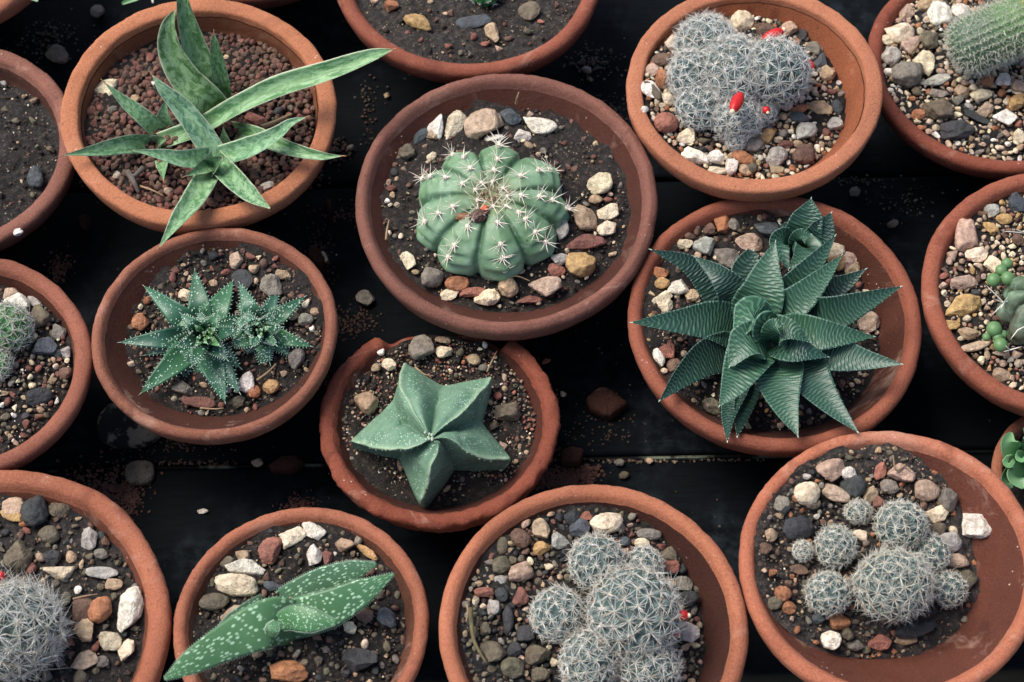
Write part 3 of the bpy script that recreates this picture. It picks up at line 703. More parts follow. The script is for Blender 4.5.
def gravel_chunks(k, r):
    X, Y, R, z0 = FIT[k][:4]
    occ = [(on_soil(k, q['x'], q['y'])[:2], (q['w']+q['h'])*PX*.23) for q in kept if q['pot'] == k]
    oc = np.array([c for c, _ in occ]) if occ else np.zeros((0, 2)); orr = np.array([s for _, s in occ])
    Vs, Fs, Cs = {1: [], 2: []}, {1: [], 2: []}, {1: [], 2: []}
    def put(x, y, s, ch, asp=1.):
        lv = 2 if s > 4.5*PX else 1
        V = VAR[lv][r.integers(len(VAR[lv]))]
        sc3 = s/2*np.array([1+.3*r.random(), 1, .75*asp+.2*r.random()])
        V = (V*sc3)@rotz(r.random()*6.3).T
        if k != 'A': V = V@(np.eye(3)*.8+.2*rand_rot(r)).T
        z = float(soil_z(k, x, y))+s*.18
        o = sum(len(v) for v in Vs[lv]); Vs[lv].append(V+np.array([x, y, z])); Fs[lv].append(ICO[lv][1]+o)
        Cs[lv].append(np.tile(stone_col(ch, r)*r.uniform(.8, 1.1), (len(V), 1)))
    for q in rest:
        if q['pot'] == k:
            p = on_soil(k, q['x'], q['y']); put(p[0], p[1], (q['w']+q['h'])/2*PX, q['c'])
            oc = np.vstack([oc, p[:2]]) if len(oc) else p[None, :2]; orr = np.append(orr, (q['w']+q['h'])*PX*.23)
    for n, a, b, pal in GV[k]:
        for _ in range(n):
            for _try in range(30):
                ph = r.random()*2*math.pi; re, _z = soil_edge(k, np.array(ph)); rr = float(re)*R*.985*math.sqrt(r.random())
                x, y = X+rr*math.cos(ph), Y+rr*math.sin(ph); s = r.uniform(a, b)*PX
                if len(oc) == 0: break
                if np.all(np.hypot(oc[:, 0]-x, oc[:, 1]-y) > (orr+s*.5)*.74): break
            else: continue
            if k == 'E' and b < 4 and False: continue
            put(x, y, s, pal[r.integers(len(pal))], 1.15 if k == 'A' else .9)
            if a > 2.5: oc = np.vstack([oc, [x, y]]) if len(oc) else np.array([[x, y]]); orr = np.append(orr, s*.5)
    return [dict(V=np.concatenate(Vs[l]), F=[np.concatenate(Fs[l])], col=np.concatenate(Cs[l])) for l in (1, 2) if Vs[l]]
BIG = {'C':(260,7,10.2,'tcgpotcwk'),'N':(230,7,10.4,'cctpgotwpk'),'O':(240,7,10.2,'ctpyctpb'),'F':(130,6.5,10,'bktcgpo'),'D':(70,6,9.5,'btgkcr'),'B':(60,6,9.5,'tbckgp'),'L':(90,6.5,10,'kkgbtd'),'G':(90,6.5,10,'kkbtdg'),'K':(120,6,9.5,'kbtgrc'),'H':(200,7,10.2,'kkgdbtpc'),'I':(80,6,9.5,'kbgtod'),'E':(30,6,9,'tkgb'),'M':(14,6,9,'bkrt'),'J':(12,6,9,'bkt')}
for k in GV:
    if k in BIG: GV[k] = [BIG[k]]+GV[k]
    if k != 'A': GV[k] = GV[k]+[(140, 3, 7.5, 'xxzx'), (380, 1.1, 2.6, 'xtbkczr')]
for i, k in enumerate(GV):
    g = build('gravel', gravel_chunks(k, np.random.default_rng(200+i)), None, [M_STONE], np.array([*FIT[k][:2], FIT[k][3]-.01]))
    tag(g, 'fine mixed gravel scattered over the soil of the '+SHORT[k], 'gravel', 'fine gravel in the pots', 'stuff')

# ------------------------------------------------------------------ spines / heads / leaves
def spines(P, Dr, L, rad, col, tipcol=None, bend=None):
    """thin curved cones; P,Dr (n,3); L,rad (n,)"""
    n = len(P); Dr = unit(Dr); L = np.broadcast_to(L, (n,)); rad = np.broadcast_to(rad, (n,))
    ref = np.where(np.abs(Dr[:, 2:3]) < .9, np.array([[0, 0, 1.]]), np.array([[1., 0, 0]]))
    a = unit(np.cross(Dr, ref)); b = np.cross(Dr, a)
    bend = np.zeros((n, 3)) if bend is None else bend
    rings = []
    for f, rr in ((0, 1.), (.55, .75)):
        c = P+Dr*(L*f)[:, None]+bend*(f*f*L)[:, None]
        for q in range(3):
            an = q*2.0944
            rings.append(c+(a*math.cos(an)+b*math.sin(an))*(rad*rr)[:, None])
    tip = P+Dr*L[:, None]+bend*L[:, None]
    V = np.stack(rings+[tip], 1).reshape(-1, 3)
    b0 = (np.arange(n)*7)[:, None]
    quads = np.concatenate([b0+np.array([[q, (q+1) % 3, 3+(q+1) % 3, 3+q]]) for q in range(3)])
    tris = np.concatenate([b0+np.array([[3+q, 3+(q+1) % 3, 6]]) for q in range(3)])
    col = np.broadcast_to(col, (n, 3)); tc = col if tipcol is None else np.broadcast_to(tipcol, (n, 3))
    C = np.stack([col]*6+[tc], 1).reshape(-1, 3)
    return dict(V=V, F=[quads, tris], col=C)

def fib(n):
    i = np.arange(n)+.5; z = 1-2*i/n; t = i*2.39996323
    s = np.sqrt(1-z*z); return np.column_stack([s*np.cos(t), s*np.sin(t), z])

def basis(axis):
    w = unit(axis); u = unit(np.cross([0, 1., .2], w)); v = np.cross(w, u); return np.column_stack([u, v, w])

def mamm_head(parent, c, r, axis=(0, -.1, 1), ell=1.0, tub=95, nsp=16, slen=.38, srad=.000105, skin=(70,96,84), spc=(214,218,212), seed=0, hairy=0, cent=1, centc=(150,110,90), zcut=-.35):
    rg = np.random.default_rng(seed+77)
    V, Fc = ICO[5 if r > 18*PX else 4]
    Tp = fib(tub); Bm = basis(axis)
    dt = V@Tp.T; d = np.arccos(np.clip(dt.max(1), -1, 1))
    sig = 1.0/math.sqrt(tub)*1.75
    bump = np.exp(-(d/sig*1.25)**2)
    S = np.array([1+.07*rg.normal(), 1+.07*rg.normal(), ell])
    Vb = V*(1-.10+.16*bump)[:, None]*S
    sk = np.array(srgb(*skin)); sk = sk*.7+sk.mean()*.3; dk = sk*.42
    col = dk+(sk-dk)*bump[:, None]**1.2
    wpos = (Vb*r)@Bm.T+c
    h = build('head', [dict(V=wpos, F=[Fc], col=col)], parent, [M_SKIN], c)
    N = unit(Tp/S); keep = Tp[:, 2] > zcut
    Tk, Nk = Tp[keep], N[keep]
    P0 = Tk*S*1.055*r
    chunks = []; n = len(Tk)
    ref = unit(np.cross(Nk, rg.normal(size=3))); ref2 = np.cross(Nk, ref)
    an = (np.arange(nsp)*2*math.pi/nsp)[None, :]+rg.random((n, 1))*6.28+rg.normal(size=(n, nsp))*.3
    dr = Nk[:, None, :]*(.10+.22*rg.random((n, nsp))+.35*(rg.random((n, nsp)) < .06))[..., None]+ref[:, None, :]*np.cos(an)[..., None]+ref2[:, None, :]*np.sin(an)[..., None]
    P = np.repeat(P0, nsp, 0); dr = dr.reshape(-1, 3)
    L = r*slen*rg.uniform(.55, 1.3, len(P))*(1+hairy*.6); base = np.array(srgb(*spc))
    cc = base*rg.uniform(.6, 1.05, (len(P), 1))*np.where(rg.random((len(P), 1)) < .09, np.array([[.72, .55, .40]]), 1.)
    bd = rg.normal(size=(len(P), 3))*(.22+.35*hairy)
    chunks.append(dict(spines(P@Bm.T+c, dr@Bm.T, L, srad, cc, bend=bd@Bm.T)))
    if cent:
        P = np.repeat(P0, cent, 0); dr = np.repeat(Nk, cent, 0)+rg.normal(size=(n*cent, 3))*.35
        cc = np.array(srgb(*centc))
        chunks.append(spines(P@Bm.T+c, dr@Bm.T, r*slen*.8*rg.uniform(.6, 1.1, len(P)), srad*1.25, np.array(srgb(205,195,180)), tipcol=cc))
    v0, f0 = ICO[0]
    pads = (P0[:, None, :]+v0[None]*r*.034).reshape(-1, 3)
    pf = (np.arange(n)[:, None, None]*12+f0[None]).reshape(-1, 3)
    pc = np.repeat(np.array(srgb(198,178,150))*rg.uniform(.6, 1.05, (n, 1)), 12, 0)
    chunks.append(dict(V=pads@Bm.T+c, F=[pf], col=pc))
    s = build('spines', chunks, h, [M_SPINE], c)
    tag(s, kind='stuff')
    return h

def fruit(parent, px, py, z, ln, wd, ang, zz=.0, tip=True):
    c = W(px, py, z); V, Fc = ICO[3]
    a = math.radians(ang); ax = np.array([math.cos(a), math.sin(a)*1.05, .25]); Bm = basis(ax)
    prof = 1-.28*V[:, 2:3]**2*(V[:, 2:3] < 0)
    Vl = V*np.array([wd/2, wd/2, ln/2])*PX; Vl[:, :2] *= prof
    f = build('fruit', [dict(V=Vl@Bm.T+c, F=[Fc], col=srgb(196, 30, 32))], parent, [M_FRUIT], c)
    if tip:
        v, fc = ICO[2]
        t = c+unit(ax)*ln/2*PX
        build('fruit_tip', [dict(V=v*wd*.22*PX*np.array([1, 1, 1.])+t, F=[fc], col=srgb(226, 208, 176))], f, [M_FRUIT], t)
    return f

def crom(P, n):
    P = np.asarray(P, float)
    if len(P) == 2: P = np.array([P[0], (P[0]+P[1])/2, P[1]])
    Q = np.vstack([2*P[0]-P[1], P, 2*P[-1]-P[-2]])
    out = []
    seg = len(P)-1
    for s in np.linspace(0, seg-1e-6, n):
        i = int(s); t = s-i; p0, p1, p2, p3 = Q[i:i+4]
        out.append(.5*((2*p1)+(-p0+p2)*t+(2*p0-5*p1+4*p2-p3)*t*t+(-p0+3*p1-3*p2+p3)*t**3))
    return np.array(out)

TOCAM = unit(CAM)
def leaf(pts, wid, chan=.12, thick=.18, roll=0., nu=48, nv=10, tint=(60,120,70), seed=0., ridge=None, tipblunt=.0, up=None, tipc=None):
    """pts: world points base->tip; wid: full widths (m) at evenly spaced stations; returns chunk, surface sampler"""
    C = crom(pts, nu); w = np.interp(np.linspace(0, 1, nu), np.linspace(0, 1, len(wid)), wid)
    k = np.array([.25, .5, .25]); 
    for _ in range(2): w[1:-1] = np.convolve(w, k, 'valid')
    Tn = unit(np.gradient(C, axis=0)); U = np.tile(TOCAM if up is None else unit(up), (nu, 1))
    S = unit(np.cross(Tn, U)); N = np.cross(S, Tn)
    rl = math.radians(roll); S, N = S*math.cos(rl)+N*math.sin(rl), N*math.cos(rl)-S*math.sin(rl)
    v = np.linspace(-1, 1, nv+1); uu = np.linspace(0, 1, nu)
    ww = np.maximum(w, .0002)
    top = C[:, None]+S[:, None]*(v[None, :, None]*ww[:, None, None]/2)+N[:, None]*((chan*v*v)[None, :, None]*ww[:, None, None])
    hz = np.zeros((nu, nv+1))
    if ridge:
        fr, amp, chev = ridge
        ph = uu[:, None]**.85*fr+np.abs(v)[None, :]**1.5*chev*1.0+.16*np.sin(v*9+uu[:, None]*60)
        sw = .5+.5*np.sin(2*np.pi*ph); hz = sw**2
        fade = np.clip(ww/ww.max()*1.6, 0, 1)
        top = top+N[:, None]*(hz[..., None]*amp*fade[:, None, None])
    vb = v[1:-1][::-1]
    th = np.sqrt(np.clip(1-vb**2, 0, 1))**.8*thick
    bot = C[:, None]+S[:, None]*(vb[None, :, None]*ww[:, None, None]/2)+N[:, None]*((chan*vb*vb-th)[None, :, None]*ww[:, None, None])
    ring = np.concatenate([top, bot], 1); nc = ring.shape[1]
    vv = np.concatenate([v, vb])*.5+.5
    luv = np.zeros((nu, nc, 3)); luv[..., 0] = uu[:, None]; luv[..., 1] = vv[None, :]
    luv[..., 2] = seed
    if ridge: luv[:, :nv+1, 2] = hz; luv[:, nv+1:, 2] = hz[:, 1:-1][:, ::-1]
    tc = np.array(srgb(*tint)); tc = (tc*.84+tc.mean()*.16)*np.array([1.06, 1., .93]); col = np.tile(tc, (nu, nc, 1))
    if tipc is not None:
        f = smooth(uu, .955, .985)[:, None, None]; col = col*(1-f)+np.array(srgb(*tipc))*f
    V = ring.reshape(-1, 3)
    Fq = grid_faces(nu, nc, True)
    caps = np.array([list(range(nc))[::-1], [(nu-1)*nc+i for i in range(nc)]])
    ch = dict(V=V, F=[Fq, caps], luv=luv.reshape(-1, 3), col=col.reshape(-1, 3))
    def samp(u, vv_):
        i = np.clip(np.asarray(u)*(nu-1), 0, nu-1.001); i0 = i.astype(int); f = (i-i0)[:, None]
        j = np.clip((np.asarray(vv_)*.5+.5)*nv, 0, nv-.001); j0 = j.astype(int); g = (j-j0)[:, None]
        p = top[i0, j0]*(1-f)*(1-g)+top[i0+1, j0]*f*(1-g)+top[i0, j0+1]*(1-f)*g+top[i0+1, j0+1]*f*g
        return p, N[i0], S[i0], Tn[i0]
    return ch, samp

def zl(ox, oy, s, pts):
    return [W(ox+x/s, oy+y/s, z*.01) for x, y, z in pts]

def tip_spine(p, d, L, col=(196,160,130)):
    return dict(spines(np.array([p]), np.array([d]), L, .00028, np.array(srgb(*col))), m=1)

# ---- A : long banded succulent
def plant_A():
    k = 'A'; X, Y, R, z0 = FIT[k][:4]
    b = W(190, 150, float(soil_z(k, X, Y)))
    o = thing('banded_succulent', 'long-leaved green succulent with pale banding and pointed tips overhanging its pot', 'succulent', b)
    G1, G2, G3 = (66,126,74), (92,150,104), (74,130,104)
    s = 2.841; gp = -1.2
    Z = [
    # pts (zoom x,y,z cm), widths px, roll, chan, tint
    ([(470,335,gp),(425,285,.3),(365,225,1.0),(322,150,1.8),(312,80,2.6),(327,28,3.2)], [28,34,37,36,33,24,3], 10, .20, (84,134,70), 0),
    ([(450,300,gp),(420,235,.4),(385,150,1.2),(358,60,2.2),(343,-25,3.2)], [20,27,31,31,26,16], -14, .24, (84,142,84), 0),
    ([(470,305,gp+.2),(462,250,.2),(450,180,1.3),(440,125,2.2),(438,97,2.6)], [16,19,19,13,3], 0, .12, (84,142,78), 1),
    ([(285,405,-.9),(400,362,-.4),(500,305,.3),(620,250,.9),(760,206,1.5),(880,162,2.0),(945,141,2.3)], [17,20,21,28,29,23,3], 10, .18, (92,154,96), 1),
    ([(300,392,gp),(245,340,-.2),(185,290,.4),(128,236,1.0)], [17,20,17,1.5], -8, .12, (98,158,112), 1),
    ([(285,412,gp),(200,410,-.3),(110,425,.2),(10,441,.6)], [18,22,19,1.5], 8, .10, (100,160,108), 1),
    ([(420,452,-.5),(350,452,.1),(280,438,.5),(206,427,.8)], [22,20,14,1.5], -6, .12, (104,162,122), 0),
    ([(450,455,-.6),(400,375,.1),(345,305,.7),(295,255,1.2),(263,214,1.5)], [24,26,25,17,2], 0, .10, (84,142,116), 1),
    ([(460,445,-.4),(540,420,.4),(610,385,1.0),(655,350,1.4),(698,333,1.6)], [20,23,19,12,1.5], 8, .14, (96,158,118), 1),
    ([(475,365,gp),(560,385,-.2),(650,420,.4),(740,442,.7),(800,443,.9)], [16,20,18,13,1.5], -10, .12, (88,148,92), 1),
    ([(440,455,-.4),(500,515,.3),(550,560,.6),(597,592,.8)], [20,24,22,3], 5, .14, (74,134,86), 0),
    ([(430,485,-.4),(385,560,.2),(335,625,.6),(282,702,.9)], [22,26,22,1.5], 0, .12, (108,160,112), 1),
    ([(305,372,-1.),(296,330,-.3),(300,286,.3)], [18,19,3], 0, .1, (96,152,112), 0),
    ([(288,440,-1.1),(292,475,-.5),(294,512,-.1)], [13,15,1.5], 0, .1, (92,152,96), 1),
    ([(474,425,-.9),(468,395,-.5),(464,362,-.1)], [17,13,1.5], 0, .1, (76,130,84), 0),
    ([(255,328,gp),(228,305,-.9),(202,292,-.7)], [10,11,1.5], 0, .1, (92,150,96), 1),
    ([(440,462,-.3),(400,482,.1),(358,500,.4)], [20,16,2], 0, .2, (84,140,90), 1),
    ([(430,480,-.5),(445,462,.3),(462,448,.7)], [22,20,9], 0, .3, (64,124,74), 0),
    ([(275,415,-1.),(285,402,-.2),(300,396,.1)], [18,19,8], 0, .3, (70,128,80), 0),
    ]
    for i, (pts, w, roll, chan, tint, sp) in enumerate(Z):
        P = zl(60, 0, s, [(x, y, z+.55) for x, y, z in pts])
        wq = np.interp(np.linspace(0, 1, 9), np.linspace(0, 1, len(w)), w)*(1.12-.50*np.linspace(0, 1, 9))
        ch, sm = leaf(P, wq*PX, chan*1.25+.06, .26, roll, 56, 10, tint, i*3.7, tipc=(190,160,130))
        chunks = [ch]
        if sp: chunks.append(tip_spine(P[-1], P[-1]-P[-2], 7*PX))
        build('leaf', chunks, o, [M_SANSE, M_DRY], P[0])
plant_A()

# ---- D : white dotted rosettes
def dotted_leaf(o, P, w, tint, seed, nd=34, chan=.10, teeth=True):
    rg = np.random.default_rng(seed)
    ch, sm = leaf(P, w, chan, .30, rg.uniform(-8, 8), 30, 8, tint, seed)
    chunks = [ch]
    u = rg.uniform(.08, .92, nd); v = rg.uniform(-.82, .82, nd)
    p, n, s, t = sm(u, v)
    v1, f1 = ICO[1]
    sz = rg.uniform(.55, 1.0, nd)*.00031
    V = (p[:, None]+v1[None]*sz[:, None, None]*1.0).reshape(-1, 3); Fi = (np.arange(nd)[:, None, None]*len(v1)+f1[None]).reshape(-1, 3)
    chunks.append(dict(V=V, F=[Fi], m=1))
    if teeth:
        m = 15
        for sd in (-1, 1):
            uu = np.linspace(.08, .94, m); p, n, s, t = sm(uu, np.full(m, sd*1.))
            chunks.append(dict(spines(p, s*sd+t*.5+n*.2, .0008, .00018, np.array([.7, .75, .7])), m=1))
    p, n, s, t = sm(np.array([.999]), np.array([0.]))
    chunks.append(dict(spines(P[-1:], (P[-1]-P[-2])[None], 5*PX, .00016, np.array([.7, .7, .65])), m=1))
    return build('leaf', chunks, o, [M_LEAF, M_WHITE], P[0])

def plant_D():
    k = 'D'; s = 4.01; ox, oy = 120, 250
    b = on_soil(k, 210, 340)
    o = thing('dotted_rosette_plant', 'twin rosette of pointed dark green leaves covered in white dots', 'succulent', b)
    G = [(44,96,78), (52,108,84), (58,116,80), (48,100,74)]
    def ros(cx, cy, tips, wz, zc, seed):
        for i, (tx, ty, hz, wk) in enumerate(tips):
            mx, my = cx*.5+tx*.5, cy*.5+ty*.5
            bx, by = cx+(tx-cx)*.10, cy+(ty-cy)*.10
            P = np.array(zl(ox, oy, s, [(bx, by, zc-.5), (mx, my, zc+.55*hz+.25), (tx, ty, zc+hz)]))
            w = np.array([.75, 1., .92, .7, .42, .06])*wz*wk/s*PX
            dotted_leaf(o, P, w, G[(i*3+1) % 4] if hz < 1.0 else (82,136,78), seed+i, int((50 if hz < .7 else 20)*wk), teeth=hz < 1.)
    zc = -.55
    ros(335, 345, [(100,148,.2,.95),(5,370,.3,.85),(105,420,-.1,.6),(88,570,.1,1.05),(420,605,0,1.1),(478,570,.1,.95),(300,85,.3,1.0),(450,128,.2,1.1),(395,135,-.3,.45),(240,535,-.4,.5),(310,548,-.5,.6),(200,240,-.2,.7),(170,470,-.3,.6),(480,470,.2,.8),(500,260,.1,.7)], 112, zc, 10)
    ros(345, 345, [(250,260,.9,.7),(235,380,.9,.7),(290,460,.9,.7),(390,255,.9,.75),(470,320,.9,.75),(430,440,.9,.8),(320,250,.8,.6)], 98, zc+.25, 40)
    ros(325, 350, [(350,375,1.25,.5),(345,325,1.25,.5),(310,355,1.3,.5),(365,350,1.4,.4)], 60, zc+.5, 55)
    ros(552, 328, [(570,345,1.0,.5),(572,315,1.0,.5),(550,320,1.1,.5)], 50, zc+.4, 56)
    ros(345, 345, [(300,300,1.3,.6),(300,385,1.3,.6),(385,310,1.35,.6),(400,385,1.35,.65)], 66, zc+.45, 60)
    zc = -.5
    ros(560, 325, [(480,135,.3,.85),(635,152,.2,.75),(738,190,.4,.85),(762,385,.4,.8),(600,450,.1,.85),(578,485,-.3,.7),(470,215,.1,.6),(450,385,.5,1.0),(465,285,.4,.9),(440,345,.4,.8),(690,240,.2,.6),(690,430,.0,.6),(500,410,.0,.8)], 98, zc, 80)
    ros(562, 322, [(505,260,.8,.7),(610,255,.8,.65),(645,310,.8,.7),(625,380,.8,.65),(530,385,.8,.7),(500,320,.8,.65)], 80, zc+.25, 110)
    ros(565, 322, [(545,285,1.1,.6),(600,310,1.1,.6),(560,355,1.1,.6)], 52, zc+.4, 130)
plant_D()

# ---- F : striped rosette
def plant_F():
    k = 'F'; s = 2.84; ox, oy = 630, 200
    b = on_soil(k, 770, 330)
    o = thing('striped_rosette', 'large rosette of broad dark green leaves with raised cross ridges', 'succulent', b)
    DK, MD, LT = (40,80,68), (48,96,76), (62,112,84)
    L = [  # pts, widths px, roll, tint
    ([(300,330,-1.2),(230,235,-.4),(165,180,.1),(62,142,.5)], [22,28,22,2], 10, DK),
    ([(310,340,-1.),(300,270,.3),(255,215,.9),(186,163,.6)], [26,32,23,2], 18, DK),
    ([(320,300,-1.2),(325,240,-.5),(330,190,-.2),(350,146,.0)], [22,26,20,9], 0, DK),
    ([(320,370,-1.),(240,345,-.2),(140,345,.2),(8,348,.5)], [34,36,25,1.5], -5, MD),
    ([(300,420,-1.2),(220,445,-.6),(150,500,-.1),(86,568,.4)], [28,33,22,1.5], 8, DK),
    ([(320,500,-1.4),(295,560,-1.),(280,620,-.4),(277,684,.2)], [20,20,15,1.5], -25, DK),
    ([(340,500,-1.4),(325,560,-1.1),(312,620,-.6),(305,670,-.1)], [20,22,15,1.5], 10, DK),
    ([(370,390,-.2),(335,450,.7),(295,525,1.0),(256,583,1.0)], [34,40,28,1.5], -14, LT),
    ([(410,420,-.6),(420,500,.4),(440,580,.4),(476,668,.3)], [34,42,26,1.5], 0, LT),
    ([(450,410,-.7),(500,490,.2),(560,570,.3),(645,657,.6)], [32,38,24,1.5], 12, MD),
    ([(470,400,-.6),(560,430,.3),(650,452,.6),(768,466,1.0)], [32,36,23,1.5], 10, MD),
    ([(440,330,-.6),(560,325,.5),(660,290,1.0),(767,247,1.4)], [32,34,22,1.5], -12, MD),
    ([(430,370,-.1),(520,380,.9),(600,385,1.0),(690,388,.8)], [30,28,18,1.5], 0, LT),
    ([(470,300,-1.1),(550,262,-.4),(610,235,-.1),(667,198,.2)], [24,26,18,1.5], 0, DK),
    ([(370,340,-.7),(450,270,.3),(515,190,.8),(581,104,1.2)], [30,34,25,1.5], -10, MD),
    ([(385,335,-.3),(470,290,.7),(540,225,.9),(600,158,.9)], [26,28,20,1.5], 5, LT),
    ([(340,345,-.5),(375,270,.6),(390,200,1.0),(412,122,1.3)], [30,40,30,1.5], 12, LT),
    ([(400,410,.1),(360,400,1.0),(325,410,1.4),(285,470,1.2)], [26,30,26,4], -20, LT),
    ([(395,380,.2),(360,340,1.0),(340,330,1.3),(300,400,1.3)], [22,30,26,4], -25, (66,124,90)),
    ([(395,400,.2),(420,370,1.3),(460,372,1.6),(510,402,1.3)], [20,27,20,1.5], 10, LT),
    ([(385,395,.4),(380,365,1.3),(392,342,1.7),(420,345,1.5)], [16,22,18,3], -30, (70,126,92)),
    ([(405,395,.6),(405,370,1.6),(415,352,2.0),(432,352,1.9)], [15,18,14,2], 25, (64,120,88)),
    ([(418,405,.4),(460,420,1.0),(500,430,1.0),(560,445,.7)], [24,28,20,2], 15, MD),
    ]
    for i, (pts, w, roll, tint) in enumerate(L):
        P = np.array(zl(ox, oy, s, pts)); ln = np.linalg.norm(np.diff(P, axis=0), axis=1).sum()
        ch, sm = leaf(P, (max(w)*np.array([.78,1,.97,.84,.67,.48,.27,.03]) if w[-1] < 2.5 else np.array(w)*1.1)*1.27*PX, .10, .26, roll, int(150+ln*1800), 16, tint, i, ridge=(ln/.00140, .00026, -1.2))
        m = 12; chunks = [ch]
        v1, f1 = ICO[0]
        for sd in (-1, 1):
            p, n, ss, t = sm(np.linspace(.15, .97, m), np.full(m, sd*.98))
            chunks.append(dict(V=(p[:, None]+v1[None]*.00013).reshape(-1, 3), F=[(np.arange(m)[:, None, None]*12+f1[None]).reshape(-1, 3)], m=1))
        chunks.append(tip_spine(P[-1], P[-1]-P[-2], 4*PX, (210,205,190)))
        build('leaf', chunks, o, [M_LIMI, M_WHITE], P[0])
    b2 = on_soil(k, 795, 260)
    o2 = thing('striped_rosette', 'small dark green striped offset rosette at the upper rim beside the large one', 'succulent', b2)
    for i, (pts, w, roll, tint) in enumerate([
        ([(478,150,-.9),(492,90,.3),(506,42,.8),(514,-2,1.1)], [24,36,28,2], 6, MD),
        ([(485,150,-.9),(525,115,.2),(550,78,.6),(571,38,.9)], [20,30,24,1.5], -5, DK),
        ([(470,140,-.9),(440,115,.1),(425,130,.3),(450,197,.5)], [18,26,22,2], 10, MD),
        ([(480,140,-.6),(505,140,.5),(490,165,.7),(455,192,.6)], [22,28,24,2], -8, LT),
        ([(475,140,-.9),(450,95,.1),(440,80,.3),(428,70,.4)], [20,24,16,2], 6, DK),
        ([(470,140,-.3),(478,112,.8),(492,100,1.1),(512,98,1.1)], [16,18,14,3], 0, LT)]):
        P = np.array(zl(ox, oy, s, pts)); ln = np.linalg.norm(np.diff(P, axis=0), axis=1).sum()
        ch, sm = leaf(P, np.array(w)*PX*1.1, .12, .26, roll, 150, 16, tint, i+40, ridge=(ln/.00140, .00026, -1.2))
        build('leaf', [ch, tip_spine(P[-1], P[-1]-P[-2], 3*PX, (200,195,180))], o2, [M_LIMI, M_WHITE], P[0])
plant_F()

# ---- G : spotted tongue leaves
def plant_G():
    k = 'G'; s = 3.748; ox, oy = 180, 500
    b = on_soil(k, 275, 625)
    o = thing('tongue_leaf_succulent', 'thick green tongue-leaved succulent with pale spots leaning over its pot', 'succulent', b)
    L = [
    ([(450,470,-.3),(340,462,.7),(200,520,.9),(55,600,1.1),(-58,672,1.2)], [40,48,41,31,21,3], 0, (74,126,80), -.05),
    ([(320,480,-.9),(450,440,.2),(560,408,.5),(680,347,.8),(803,276,1.1)], [32,38,36,26,2], -2, (66,120,78), -.04),
    ([(320,440,-1.2),(430,362,-.3),(540,302,.1),(650,264,.5),(735,238,.8)], [26,29,26,20,3], -6, (68,114,84), -.04),
    ([(430,370,-1.0),(310,395,-.5),(200,455,-.1),(125,512,.1)], [20,20,16,4], -16, (62,106,80), .07),
    ([(365,462,.5),(425,444,1.0),(500,452,1.2),(584,458,1.2)], [15,24,22,4], 4, (66,122,76), -.08),
    ([(338,512,1.1),(343,492,1.35),(350,472,1.4),(360,452,1.3)], [7,12,11,3], 0, (70,128,80), -.05),
    ]
    for i, (pts, w, roll, tint, chan) in enumerate(L):
        P = np.array(zl(ox, oy, s, pts))
        ch, sm = leaf(P, np.array(w)*PX, chan, .40, roll, 60, 14, tint, i*5.3+.7)
        chunks = [ch]; m = 60
        for sd in (-1, 1):
            p, n, ss, t = sm(np.linspace(.05, .99, m), np.full(m, sd*1.))
            chunks.append(dict(spines(p, ss*sd+n*.1, .00050, .00018, np.array([.3, .4, .3])), m=1))
        build('leaf', chunks, o, [M_SPOT, M_SPINE], P[0])
plant_G()

